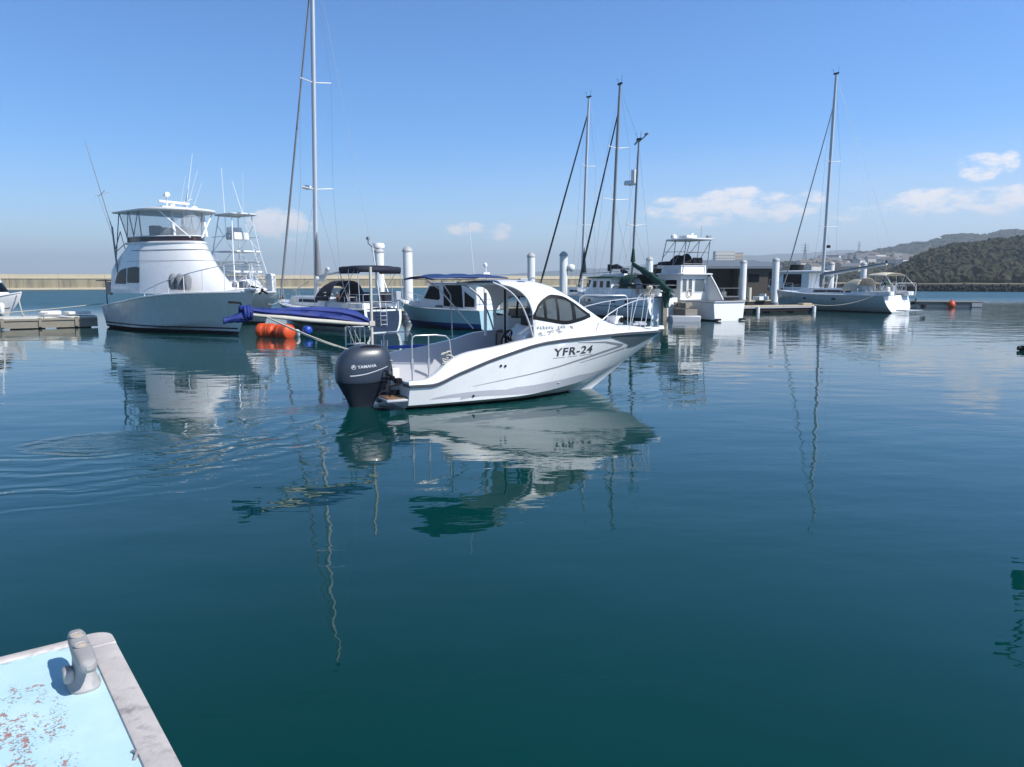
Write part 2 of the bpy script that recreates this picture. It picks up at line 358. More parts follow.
def water_material():
    m = bpy.data.materials.new('harbour water'); m.use_nodes = True; t = NT(m); b = t.N['Principled BSDF']
    b.inputs['IOR'].default_value = 1.333; b.inputs['Roughness'].default_value = .012
    pos = t.n('ShaderNodeNewGeometry').outputs['Position']; sp = t.n('ShaderNodeSeparateXYZ', Vector=pos); X, Y = sp.outputs[0], sp.outputs[1]
    patch = t.noise(pos, .035, 3, .6, (1, 2.2, 1))                     # calm and ruffled areas
    patch2 = t.noise(pos, .16, 3, .55, (.7, 2.0, 1), (7, 3, 0))
    big = t.noise(pos, .42, 2, .5, (.75, 1.15, 1), (3, 1, 0), .25)
    mid = t.noise(pos, 1.25, 3, .5, (.62, 1.25, 1), (0, 5, 0), -.2)
    fine = t.noise(pos, 5.0, 3, .55, (.55, 1.3, 1), (2, 0, 0), .1)
    dist = t.m('SQRT', t.m('ADD', t.m('MULTIPLY', X, X), t.m('MULTIPLY', Y, Y)))
    far = t.rng(Y, 28, 75, 0, 1); open_sea = t.m('MAXIMUM', t.m('MULTIPLY', t.rng(Y, 44, 84, 0, 1), t.rng(X, 0, -22, 0, 1)), t.rng(Y, 80, 125, 0, 1))
    kf = t.m('ADD', t.rng(t.m('ADD', patch, t.m('MULTIPLY', patch2, .8)), -.08, .20, .10, 1.0), t.m('MULTIPLY', far, .55))
    h = t.m('MULTIPLY', big, t.m('ADD', W_BIG, t.m('MULTIPLY', far, .012)))
    h = t.m('ADD', h, t.m('MULTIPLY', mid, t.m('ADD', W_MID, t.m('MULTIPLY', far, .010))))
    h = t.m('ADD', h, t.m('MULTIPLY', t.m('MULTIPLY', fine, kf), t.m('ADD', W_FINE, t.m('MULTIPLY', open_sea, .075))))
    t.put(b.inputs['Roughness'], t.m('ADD', t.m('ADD', .010, t.m('MULTIPLY', t.rng(dist, 25, 110, 0, 1), .07)), t.m('MULTIPLY', open_sea, .24)))
    # rings spreading from where the outboard turned the boat
    dx = t.m('SUBTRACT', X, -8.3); dy = t.m('SUBTRACT', Y, 14.6)
    r = t.m('SQRT', t.m('ADD', t.m('MULTIPLY', dx, dx), t.m('MULTIPLY', dy, dy)))
    rw = t.m('ADD', t.m('ADD', r, t.m('MULTIPLY', mid, 1.0)), t.m('MULTIPLY', big, 1.3))
    ring = t.m('SINE', t.m('MULTIPLY', rw, 13.5))
    ring2 = t.m('SINE', t.m('ADD', t.m('MULTIPLY', rw, 20.0), 1.3))
    mask = t.m('MULTIPLY', t.rng(r, 2.6, 3.8, 0, 1), t.rng(r, 5.0, 7.4, 1, 0))
    mask = t.m('MULTIPLY', mask, t.rng(dy, 1.8, -1.4, 0, 1))
    mask = t.m('MULTIPLY', mask, t.rng(patch2, -.22, .10, .35, 1))
    h = t.m('ADD', h, t.m('MULTIPLY', t.m('ADD', ring, t.m('MULTIPLY', ring2, .35)), t.m('MULTIPLY', mask, W_RING)))
    # the boil left by the propeller: an oval of small confused ripples
    ex = t.m('DIVIDE', t.m('SUBTRACT', X, -6.75), 1.25); ey = t.m('DIVIDE', t.m('SUBTRACT', Y, 12.35), 1.0)
    er = t.m('ADD', t.m('ADD', t.m('MULTIPLY', ex, ex), t.m('MULTIPLY', ey, ey)), t.m('MULTIPLY', patch2, 1.5))
    boil = t.rng(er, .55, 1.15, 1, 0)
    h = t.m('ADD', h, t.m('MULTIPLY', t.m('MULTIPLY', boil, t.rng(er, .0, .35, .35, 1)), t.m('MULTIPLY', t.m('SINE', t.m('ADD', t.m('MULTIPLY', er, 10.), t.m('MULTIPLY', mid, 14.))), .0042)))
    # propeller wash trailing from the outboard
    qx = t.m('ADD', t.m('MULTIPLY', t.m('SUBTRACT', X, -3.2), -.94), t.m('MULTIPLY', t.m('SUBTRACT', Y, 15.9), -.34))
    qy = t.m('ADD', t.m('MULTIPLY', t.m('SUBTRACT', X, -3.2), .34), t.m('MULTIPLY', t.m('SUBTRACT', Y, 15.9), -.94))
    wash = t.m('MULTIPLY', t.m('MULTIPLY', t.rng(qx, -.9, .3, 0, 1), t.rng(qx, .8, 3.6, 1, 0)), t.rng(t.m('ABSOLUTE', t.m('ADD', qy, t.m('MULTIPLY', patch2, 1.2))), .2, .75, 1, 0))
    conf = t.noise(pos, 3.2, 4, .6, (.8, 1.5, 1), (9, 4, 0))
    h = t.m('ADD', h, t.m('MULTIPLY', conf, t.m('ADD', t.m('MULTIPLY', boil, .024), t.m('MULTIPLY', wash, .022))))
    # ripples that run along the moving hull
    hx = t.m('ADD', t.m('MULTIPLY', t.m('SUBTRACT', X, -2.1), .889), t.m('MULTIPLY', t.m('SUBTRACT', Y, 15.4), .457))
    hy = t.m('ADD', t.m('MULTIPLY', t.m('SUBTRACT', X, -2.1), .457), t.m('MULTIPLY', t.m('SUBTRACT', Y, 15.4), -.889))
    hull = t.m('MULTIPLY', t.m('MULTIPLY', t.rng(hx, -.8, .6, 0, 1), t.rng(hx, 5.5, 7.2, 1, 0)), t.m('MULTIPLY', t.rng(hy, -.6, 0., 0, 1), t.rng(hy, .5, 2.2, 1, 0)))
    hw = t.m('SINE', t.m('ADD', t.m('ADD', t.m('MULTIPLY', hy, 12.0), t.m('MULTIPLY', hx, 2.2)), t.m('MULTIPLY', mid, 9.)))
    h = t.m('ADD', h, t.m('MULTIPLY', t.m('MULTIPLY', hw, hull), .0022))
    bp = t.n('ShaderNodeBump'); bp.inputs['Strength'].default_value = 1; bp.inputs['Distance'].default_value = 1; t.L.new(h, bp.inputs['Height']); t.L.new(bp.outputs[0], b.inputs['Normal'])
    col = t.n('ShaderNodeMix', data_type='RGBA'); t.put(col.inputs['Factor'], t.rng(t.m('ADD', t.noise(pos, .09, 2), t.m('MULTIPLY', open_sea, .5)), -.25, .35, 0, 1))
    col.inputs['A'].default_value = WATER_A; col.inputs['B'].default_value = WATER_B; t.L.new(col.outputs['Result'], b.inputs['Base Color'])
    return m
W_BIG, W_MID, W_FINE, W_RING = .020, .0075, .0018, .0036
WATER_A = (.0002, .032, .029, 1); WATER_B = (.0005, .050, .051, 1)
SEA = 6400.
mb = MB(); mb.grid([[(-SEA, -SEA, 0), (SEA, -SEA, 0)], [(-SEA, SEA, 0), (SEA, SEA, 0)]])
tag(mb.build('water', water_material(), smooth=0), kind='structure')

# ------------------------------------------------------------------ haze
def haze():
    m = bpy.data.materials.new('sea haze'); m.use_nodes = True; N = m.node_tree.nodes; N.clear()
    o = N.new('ShaderNodeOutputMaterial'); v = N.new('ShaderNodeVolumePrincipled')
    v.inputs['Color'].default_value = (.78, .90, 1, 1); v.inputs['Density'].default_value = HAZE; v.inputs['Anisotropy'].default_value = .1
    m.node_tree.links.new(v.outputs[0], o.inputs['Volume'])
    mb = MB(); mb.box((0, 0, 97), (13000, 13000, 196)); h = mb.build('haze', m, smooth=0); tag(h, kind='stuff')
HAZE = .00033
haze()

# ------------------------------------------------------------------ land
def px_u(px): return (px-512)/768.
def land_mat(name, cols, sc, bump):
    m = bpy.data.materials.new(name); m.use_nodes = True; t = NT(m); b = t.N['Principled BSDF']; b.inputs['Roughness'].default_value = .95; b.inputs['Specular IOR Level'].default_value = .1
    pos = t.n('ShaderNodeNewGeometry').outputs['Position']
    f = t.m('ADD', t.m('ADD', t.noise(pos, sc, 6, .65), t.m('MULTIPLY', t.noise(pos, sc*.2, 3), .9)), .5)
    r = t.n('ShaderNodeValToRGB'); t.L.new(f, r.inputs[0]); e = r.color_ramp.elements; e[0].position = .25; e[1].position = .78
    e[0].color = (*cols[0], 1); e[1].color = (*cols[-1], 1)
    for i, c in enumerate(cols[1:-1]): x = e.new(.25+.53*(i+1)/(len(cols)-1)); x.color = (*c, 1)
    t.L.new(r.outputs[0], b.inputs['Base Color'])
    bp = t.n('ShaderNodeBump'); bp.inputs['Distance'].default_value = bump; bp.inputs['Strength'].default_value = 1; t.L.new(t.noise(pos, sc*2.5, 5, .7), bp.inputs['Height']); t.L.new(bp.outputs[0], b.inputs['Normal'])
    return m
class Ridge:
    """a real hillside: rises from a foot line at depth d0 to a crest at d1 and falls to d2"""
    def __init__(s, prof, d0, d1, d2, rough, seed, foot=.6):
        s.p = [(px_u(a), CAM_H+(280-b)/768*d1) for a, b in prof]; s.d0, s.d1, s.d2, s.r, s.seed, s.foot = d0, d1, d2, rough, seed, foot
    def Z(s, u, v):
        h = spl(s.p, u); Y = s.Y(v)
        q = Vector((u*Y/s.r/9, Y/s.r/9, s.seed)); f = noise.fractal(q, .9, 2., 5)*s.r
        if v <= 1: k = v; k = k*k*(3-2*k)*.55+k*.45
        else: k = 1-(v-1)*.9
        return s.foot+(h-s.foot)*k+f*min(1, v*2.2)*(.25 if abs(v-1) < .05 else 1)*(1 if v < 1 else .3)
    def Y(s, v): return s.d0+(s.d1-s.d0)*v if v <= 1 else s.d1+(s.d2-s.d1)*(v-1)
    def at(s, u, v): Y = s.Y(v); return (u*Y, Y, s.Z(u, v))
    def mesh(s, name, m, nu=200, nv=18, nb=4):
        us = [s.p[0][0]+(s.p[-1][0]-s.p[0][0])*i/nu for i in range(nu+1)]; vs_ = [i/nv for i in range(nv+1)]+[1+(i+1)/nb for i in range(nb)]
        mb = MB(); mb.grid([[s.at(u, v) for u in us] for v in vs_]); rows0 = [(u*s.d0, s.d0, -1.) for u in us]; mb.grid([rows0, [s.at(u, 0) for u in us]])
        return tag(mb.build(name, m, smooth=80), kind='structure')
m_far = land_mat('far mountain', [(.05, .06, .045), (.085, .09, .06), (.12, .11, .08)], .004, 6)
m_hill = land_mat('wooded hill', [(.028, .034, .022), (.055, .06, .032), (.095, .085, .05), (.14, .115, .075)], .018, 3)
m_wood = land_mat('dark hill soil', [(.02, .025, .014), (.04, .042, .022), (.07, .06, .035)], .08, 1)
m_plain = land_mat('coastal plain', [(.05, .055, .032), (.11, .10, .06), (.17, .15, .10), (.24, .21, .16)], .02, 1)
m_sand = land_mat('shore sand', [(.20, .16, .11), (.28, .22, .15), (.33, .27, .19)], .15, .2)
FAR = Ridge([(430, 279.5), (500, 275), (560, 270.5), (610, 268), (640, 265), (672, 263), (700, 261), (720, 258), (737, 255.6), (755, 256), (772, 254.5), (795, 254), (821, 252), (842, 250.5), (863, 252), (900, 254), (960, 252), (1030, 250), (1150, 250), (1300, 262)], 3000, 4300, 5600, 7, 3.3)
FAR.mesh('far_mountains', m_far, 240, 14)
MIDH = Ridge([(815, 268), (835, 258), (850, 254.5), (864, 252.8), (877, 251), (901, 246), (915, 243.5), (930, 240.5), (942, 237), (955, 236.5), (970, 236.3), (983, 235.2), (1002, 232.2), (1024, 233), (1060, 230), (1120, 234), (1200, 240), (1350, 244), (1500, 252), (1750, 268), (1900, 276)], 900, 1500, 2300, 3.2, 8.1)
MIDH.mesh('wooded_hills', m_hill, 260, 26)
PLAIN = Ridge([(560, 279), (640, 276), (690, 271), (720, 268), (760, 265.5), (800, 263.5), (840, 261.5), (880, 260), (910, 261.5), (960, 264), (1040, 266), (1200, 268)], 420, 860, 1150, 1.0, 5.2, 1.2)
PLAIN.mesh('coastal_plain', m_plain, 240, 20)
NEAR = Ridge([(880, 279), (893, 273.5), (901, 268.5), (908, 264), (915, 260.5), (926, 256), (937, 253.5), (952, 250), (970, 248), (985, 246), (1002, 244), (1024, 242), (1060, 240), (1120, 243), (1200, 246), (1320, 242), (1450, 250), (1620, 262), (1800, 275)], 270, 420, 600, .8, 2.4, 1.6)
NEAR.mesh('headland', m_wood, 160, 20)
mb = MB()   # low shore between the sea wall and the hills
mb.grid([[(30, 300, 1.3), (74, 202, 1.3), (190, 136, 1.3), (420, 60, 1.3)], [(40, 430, 1.5), (150, 300, 1.5), (290, 260, 1.6), (560, 200, 1.6)], [(60, 520, 1.4), (260, 480, 1.4), (420, 420, 1.4), (700, 300, 1.4)]])
tag(mb.build('shore', m_sand, smooth=0), kind='structure')

# woodland on the headland: leafy clumps, packed, as one mass
def leaf_mat():
    m = bpy.data.materials.new('woodland leaves'); m.use_nodes = True; t = NT(m); b = t.N['Principled BSDF']; b.inputs['Roughness'].default_value = .9; b.inputs['Specular IOR Level'].default_value = .15
    pos = t.n('ShaderNodeNewGeometry').outputs['Position']; r = t.n('ShaderNodeValToRGB'); t.L.new(t.m('ADD', t.noise(pos, .11, 4, .75), .5), r.inputs[0]); e = r.color_ramp.elements
    e[0].position = .3; e[0].color = (.024, .027, .017, 1); e[1].position = .76; e[1].color = (.085, .062, .042, 1)
    for p_, c in ((.43, (.029, .033, .018)), (.53, (.041, .042, .024)), (.64, (.060, .050, .033))): x = e.new(p_); x.color = (*c, 1)
    t.L.new(r.outputs[0], b.inputs['Base Color']); return m
def clump_dirs(k):
    bm = bmesh.new(); bmesh.ops.create_icosphere(bm, subdivisions=2, radius=1); vs = [v.co.copy() for v in bm.verts]; fs = [[v.index for v in f.verts] for f in bm.faces]; bm.free(); out = []
    for j in range(k): out.append(([v*(.78+.5*noise.noise(v*1.9+Vector((j*7.3, 0, 0)))+.22*noise.noise(v*4.5+Vector((0, j*3.1, 0)))) for v in vs], fs))
    return out
clumps = clump_dirs(6)
mb = MB(); rnd = random.Random(3)
for i in range(8200):
    u = px_u(rnd.uniform(886, 1150) if i < 6000 else rnd.uniform(1150, 1780)); v = rnd.random()**.8*1.12; p = NEAR.at(u, min(v, 1.2)); s_ = rnd.choice((.7, .8, 1.0, 1.3, 1.9, 2.8))*rnd.uniform(.8, 1.2)*(1 if i < 6000 else 2.0); vs_, fs = clumps[i % 6]; a = rnd.uniform(0, 6.3); ca, sa = math.cos(a), math.sin(a); hz = rnd.uniform(.8, 1.25)
    if noise.noise(Vector((p[0]*.05, p[1]*.03, 2.2))) < -.22 and s_ < 1.6: continue
    mb.add([(p[0]+(q.x*ca-q.y*sa)*s_, p[1]+(q.x*sa+q.y*ca)*s_, p[2]+s_*.35+q.z*s_*hz) for q in vs_], fs)
tag(mb.build('woodland', leaf_mat(), smooth=0, fixn=False), kind='stuff')
mb = MB(); rnd = random.Random(5)
for i in range(1500):
    u = px_u(rnd.uniform(600, 1010)); v = rnd.random(); p = PLAIN.at(u, v); s_ = rnd.uniform(1.2, 4.0); vs_, fs = clumps[i % 6]
    mb.add([(p[0]+q.x*s_*1.4, p[1]+q.y*s_*1.4, p[2]+s_*.2+q.z*s_*.8) for q in vs_], fs)
for i in range(900):
    u = px_u(rnd.uniform(840, 1100)); v = rnd.random()**.7; p = MIDH.at(u, v); s_ = rnd.uniform(4, 9); vs_, fs = clumps[i % 6]
    mb.add([(p[0]+q.x*s_*1.3, p[1]+q.y*s_*1.3, p[2]+q.z*s_*.6) for q in vs_], fs)
tag(mb.build('scattered_woods', leaf_mat(), smooth=0, fixn=False), kind='stuff')

# ------------------------------------------------------------------ town on the far shore
h_mats = [mat('house wall', (.62, .60, .56), .8, var=.05), mat('house roof', (.17, .17, .19), .8, var=.1), mat('house wall tan', (.45, .38, .30), .8), mat('house roof brown', (.15, .125, .11), .8), mat('dark opening', (.05, .055, .06), .4)]
def house_mesh(W, D, Hh, flat, wm, rm):
    mb = MB(); mb.k = 0; mb.box((0, 0, Hh/2-1), (W, D, Hh+2))
    mb.k = 1
    if flat: mb.box((0, 0, Hh+.25), (W+.4, D+.4, .5))
    else:
        o = .4; mb.grid([[(-W/2-o, -D/2-o, Hh), (W/2+o, -D/2-o, Hh)], [(-W/2-o, 0, Hh+D*.28), (W/2+o, 0, Hh+D*.28)], [(-W/2-o, D/2+o, Hh), (W/2+o, D/2+o, Hh)]])
        mb.k = 0
        for sx in (-1, 1): mb.poly([(sx*W/2, -D/2, Hh), (sx*W/2, D/2, Hh), (sx*W/2, 0, Hh+D*.26)])
    mb.k = 2
    n = max(2, int(W/2.6))
    for fl in range(max(1, int(Hh/2.9))):
        for i in range(n): mb.box((-W/2+W*(i+.5)/n, -D/2-.03, 1.5+fl*2.9), (W/n*.5, .1, 1.2))
    return mb, [h_mats[wm], h_mats[rm], h_mats[4]]
protos = []
for (W, D, Hh, fl, wm, rm) in ((9, 7, 5.6, 0, 0, 1), (11, 8, 5.2, 0, 0, 3), (8, 7, 6, 1, 0, 0), (12, 9, 4.2, 0, 2, 1), (14, 8, 6.4, 1, 0, 1)): protos.append((house_mesh(W, D, Hh, fl, wm, rm)))
rnd = random.Random(11); pm = [None]*5
for i in range(74):
    k = rnd.randrange(5)
    if i < 50: u = px_u(rnd.uniform(812, 905)); rg = PLAIN; v = rnd.uniform(.35, .98)
    elif i < 60: u = px_u(rnd.uniform(700, 815)); rg = PLAIN; v = rnd.uniform(.3, .95)
    else: u = px_u(rnd.uniform(836, 900)); rg = MIDH; v = rnd.uniform(.05, .35)
    p = rg.at(u, v)
    if pm[k] is None: o = protos[k][0].build('town_house', protos[k][1], smooth=0); pm[k] = o
    else: o = pm[k].copy(); C.objects.link(o)
    o.location = p; o.rotation_euler = (0, 0, rnd.uniform(-.7, .7))
    tag(o, 'tiny pale house of the hazy town on the far shore below the hills', 'house', 'houses of the far town')
ab, abm = house_mesh(20, 11, 17, 1, 0, 0); p = PLAIN.at(px_u(721), .9); o = ab.build('apartment_building', abm, smooth=0, loc=p); tag(o, 'taller cream building standing alone above the dark floating house on the far shore', 'building')
ab, abm = house_mesh(14, 11, 14, 1, 2, 3); p = PLAIN.at(px_u(732), .92); o = ab.build('apartment_building', abm, smooth=0, loc=p); tag(o, 'tan block just right of the taller cream building on the far shore', 'building')
def pylon(px, rg, v, Hh, lab):
    p = rg.at(px_u(px), v); mb = MB(); a = 2.2
    for sx in (-1, 1):
        for sy in (-1, 1): mb.tube([(sx*a, sy*a, -2), (sx*.5, sy*.5, Hh*.7), (0, 0, Hh)], .28, 4)
    for z in (Hh*.62, Hh*.75, Hh*.88): mb.box((0, 0, z), (9, .4, .4))
    for k in range(6):
        z0, z1 = Hh*.11*k, Hh*.11*(k+1); a0, a1 = a*(1-.11*k), a*(1-.11*(k+1))
        mb.tube([(-a0, -a0, z0), (a1, -a1, z1)], .16, 4); mb.tube([(a0, a0, z0), (-a1, a1, z1)], .16, 4)
    tag(mb.build('pylon', M['alu_dark'], smooth=0, loc=p), lab, 'pylon')
pylon(854, MIDH, 1.0, 24, 'thin lattice pylon on the ridge behind the right sailboat boom')
pylon(801, PLAIN, .98, 22, 'thin lattice pylon left of the tall mast on the far shore')

# ------------------------------------------------------------------ breakwater on the left, sea wall on the right
def extrude_profile(mb, a, b, prof, k=0, seg=1, joint=0):
    """profile (out, z): out grows towards the viewer, swept from a to b"""
    a, b = Vector((*a, 0)), Vector((*b, 0)); d = (b-a).normalized(); nrm = Vector((d.y, -d.x, 0)); L_ = (b-a).length; rnd = random.Random(2)
    for i in range(seg):
        p = a+d*(L_*i/seg+joint/2); q = a+d*(L_*(i+1)/seg-joint/2); o = rnd.uniform(-.03, .03); dz = rnd.uniform(-.03, .03)
        ra = [p+nrm*(x+o)+Vector((0, 0, z+(dz if z > 3 else 0))) for x, z in prof]; rb = [q+nrm*(x+o)+Vector((0, 0, z+(dz if z > 3 else 0))) for x, z in prof]
        mb.k = k; mb.prism(ra, q-p)
bw = thing('breakwater', 'long weathered concrete breakwater closing the harbour behind the boats', 'breakwater', (0, 0, 0))
mb = MB(); extrude_profile(mb, (-300, 105), (30, 311), [(-4, -1), (0, -1), (0, 3.0), (-4, 3.0)], 0, 34, .07); mb.build('wall', M['concrete'], bw, smooth=0)
mb = MB(); extrude_profile(mb, (-300, 105), (30, 311), [(-4, 3.0), (.18, 3.0), (.18, 3.22), (-.4, 3.26), (-.4, 4.25), (-1.1, 4.25), (-1.1, 3.3), (-4, 3.3)], 0, 34, .05); mb.build('parapet', M['conc_top'], bw, smooth=0)
mb = MB(); extrude_profile(mb, (-300, 105), (30, 311), [(.0, -1), (.8, -1), (.8, .35), (.6, .5), (.0, .5)], 0, 34, .05); mb.build('base_ledge', M['conc_top'], bw, smooth=0)
swl = thing('sea_wall', 'low dark sea wall faced with wave blocks along the right hand shore', 'sea wall', (0, 0, 0))
mb = MB(); extrude_profile(mb, (62, 210), (230, 108), [(-3, -1), (0, -1), (0, 1.25), (-3, 1.25)], 0, 20, .06); mb.build('wall', M['conc_dark'], swl, smooth=0)
mb = MB(); extrude_profile(mb, (62, 210), (230, 108), [(-2.2, 1.25), (-.3, 1.25), (-.3, 1.7), (-2.2, 1.7)], 0, 20, .06); mb.build('capping', M['concrete'], swl, smooth=0)
def tetrapod():
    mb = MB()
    for d in ((0, 0, 1), (.94, 0, -.33), (-.47, .82, -.33), (-.47, -.82, -.33)): mb.tube([(0, 0, 0), tuple(c*1.05 for c in d)], .42, 8, .27)
    return mb
rnd = random.Random(4); tp = None; a, b = Vector((74, 201.5, 0)), Vector((150, 155.3, 0)); nn = Vector((-.52, -.854, 0))
for i in range(96):
    if tp is None: tp = tetrapod().build('tetrapod', M['conc_dark'], smooth=30); o = tp
    else: o = tp.copy(); C.objects.link(o)
    f = i/95; row = i % 2
    o.location = a.lerp(b, f)+nn*(1.0+row*1.1)+Vector((0, 0, .95-row*.55)); o.rotation_euler = (rnd.uniform(0, 6), rnd.uniform(0, 6), rnd.uniform(0, 6)); o.scale = [rnd.uniform(.75, 1.0)]*3
    tag(o, 'dark concrete wave block heaped against the right hand sea wall', 'wave block', 'wave blocks along the sea wall')
# ------------------------------------------------------------------ boat parts shared by all boats
def hull_mesh(mb, H, nt=36, nv=16, k_low=None, zlow=0., transom=True):
    """skin both sides; the part below zlow takes slot k_low and ends on a level line"""
    vs_ = sorted(set([i/nv for i in range(nv+1)]+([H.vc] if not H.round_ else [])))
    ts = [i/nt for i in range(nt+1)]
    for side in (-1, 1):
        if k_low is None: mb.grid([[H.P(t, v, side) for t in ts] for v in vs_], flip=side > 0)
        else:
            def cut(t): return min(.95, max(.05, H.v_of_z(t, zlow)))
            mb.k = k_low; mb.grid([[H.P(t, cut(t)*i/6, side) for t in ts] for i in range(7)], flip=side > 0)
            mb.k = 0
            def up(t, f):
                c = cut(t)
                if H.round_: return c+(1-c)*f
                return c+(max(c, H.vc)-c)*f*4 if f < .25 else max(c, H.vc)+(1-max(c, H.vc))*(f-.25)/.75
            mb.grid([[H.P(t, up(t, i/nv), side) for t in ts] for i in range(nv+1)], flip=side > 0)
    if transom: mb.poly([H.P(0, v, -1) for v in vs_]+[H.P(0, v, 1) for v in vs_[::-1]])
    return mb
def strip(mb, H, t0, t1, zlo, zhi, side, off=.004, n=30):
    """band lying on the hull between two height functions of t"""
    a, b = [], []
    for i in range(n+1):
        t = t0+(t1-t0)*i/n; a.append(H.PZ(t, zlo(t), side, off)); b.append(H.PZ(t, zhi(t), side, off))
    return mb.grid([a, b], flip=side > 0)
def rail_band(mb, H, t0, t1, dz, hgt, out, side, n=36):
    """a proud rub rail just under the sheer"""
    rows = [[], [], [], []]
    for i in range(n+1):
        t = t0+(t1-t0)*i/n; z = H.zs(t)+dz
        x, y, _ = H.PZ(t, min(z, H.zs(t)), side); s_ = side
        rows[0].append((x, y-s_*.01, z+hgt/2)); rows[1].append((x, y+s_*out, z+hgt*.3)); rows[2].append((x, y+s_*out, z-hgt*.3)); rows[3].append((x, y-s_*.01, z-hgt/2))
    return mb.grid(rows)
def hull_text(mb, H, body, t_at, z_at, size, side, sx=1., off=.007, slope=0., bold=.0, shear=0.):
    """letters wrapped on the hull; t_at is where the first letter stands"""
    vs, fs = text_mesh(body, size, sx, bold, shear, 1.1); x0 = H.PZ(t_at, z_at, side)[0]; L_ = max(v[0] for v in vs); out = []
    for (a, b) in vs:
        xx = x0+(a if side < 0 else L_-a); z = z_at+b+slope*a; t = H.t_of_x(xx, z); out.append(H.PZ(t, z, side, off))
    return mb.add(out, fs)
def deck_mesh(mb, H, t0, t1, crown=.06, inset=.0, dz=0., n=30, m=8):
    rows = []
    for i in range(n+1):
        t = t0+(t1-t0)*i/n; x, y, z = H.P(t, 1, 1); y = max(0, y-inset)
        rows.append([(x, y*(2*j/m-1), z+dz+crown*(1-(2*j/m-1)**2)) for j in range(m+1)])
    return mb.grid(rows)
def post_rail(parent, name, top, feet, r=.013, m='steel', r_post=None):
    mb = MB(); mb.tube(top, r)
    for a, b in feet: mb.tube([a, b], r_post or r, 6)
    return mb.build(name, M[m], parent, smooth=50)
def wire(parent, name, a, b, r=.008, m='wire', s=0.): return MB().tube(sag(a, b, s, 8) if s else [a, b], r, 5).build(name, M[m], parent, smooth=60)

# ================================================================== the motor boat in the middle
MBX, MBY, MBA = -2.582, 16.419, .474
mboat = thing('motor_boat', 'nearest boat, white outboard motor boat with grey bow panel and blue awning', 'motor boat', (MBX, MBY, 0), MBA)
MH = Hull(7.2, 2.5, [(0, .5), (.06, .5), (.15, .72), (.28, 1.03), (.45, 1.3), (.63, 1.37), (.75, 1.39), (1, 1.35)], keel=-.3, wst=.9, tm=.4, pw=2.6, chine=[(0, .1), (.4, .14), (.7, .28), (.9, .52), (1, .66)], bch=.9, flare=1.0, rake=2.33, rp=1.1, vc=.5, pc=.5)
Tx = lambda x: x/7.2
top_s = [(0, .60), (.3, .61), (.5, .68), (.7, .84), (.95, 1.02), (1.3, 1.14), (1.9, 1.23), (3.1, 1.42), (4, 1.48), (5, 1.48), (6, 1.455), (7.2, 1.39)]
top_p = [(0, .95), (.3, 1.02), (1, 1.12), (1.9, 1.27), (2.4, 1.4), (3.1, 1.46), (4, 1.48), (5, 1.48), (6, 1.455), (7.2, 1.39)]
def ysh(x): return MH.P(Tx(x), 1, 1)[1]
def gun(x, side, f=1., inn=0.):
    """point on the topsides above the rub rail, f 0 rail .. 1 gunwale"""
    zt = spl(top_s if side < 0 else top_p, x); z0 = MH.zs(Tx(x)); y = max(0, ysh(x)-(.07+.05*min(1, x/3))*f*min(1, (7.2-x)/1.0)-inn)
    return (x, side*y, z0+(zt-z0)*f)
mb = MB(); hull_mesh(mb, MH, 44, 16)
for side in (-1, 1):
    xs = [7.2*i/60 for i in range(61)]
    mb.grid([[gun(x, side, f) for x in xs] for f in (0, .25, .5, .75, .93)], flip=side > 0)
    mb.grid([[gun(x, side, .93) for x in xs], [(lambda p: (p[0], p[1]-side*.012*min(1, 7.2-x), p[2]))(gun(x, side, .985)) for x in xs], [gun(x, side, 1, .035*min(1, 7.2-x)) for x in xs], [gun(x, side, 1, .16*min(1, 7.2-x)) for x in xs]], flip=side > 0)
hull_o = mb.build('hull', M['gel'], mboat, smooth=28, weld=True)
# cockpit liner
mb = MB()
for side in (-1, 1):
    xs = [.05+2.9*i/20 for i in range(21)]
    mb.grid([[gun(x, side, 1, .155) for x in xs], [(x, side*(ysh(x)-.3), .34) for x in xs]])
xs = [.05+3.6*i/20 for i in range(21)]
mb.grid([[(x, -(ysh(x)-.28), .345) for x in xs], [(x, ysh(x)-.28, .345) for x in xs]])
mb.build('cockpit_liner', M['gray_lite'], mboat, smooth=30)
mb = MB(); mb.box((.09, 0, .44), (.12, 2.0, .26)); mb.box((.09, .5, .62), (.16, 1.0, .3)); mb.build('transom_wall', M['gel'], mboat, bevel=.02)
# foredeck
mb = MB(); rows = []
for i in range(41):
    x = 2.9+4.25*i/40; y = abs(gun(x, 1, 1, .14*min(1, 7.2-x))[1]); z = spl(top_s, x); cr = .095*min(1, (7.2-x)/1.2)
    rows.append([(x, y*(j/6-1), z+cr*(1-(j/6-1)**4)-.004) for j in range(13)])
mb.grid(rows); mb.build('foredeck', M['gel'], mboat, smooth=50)
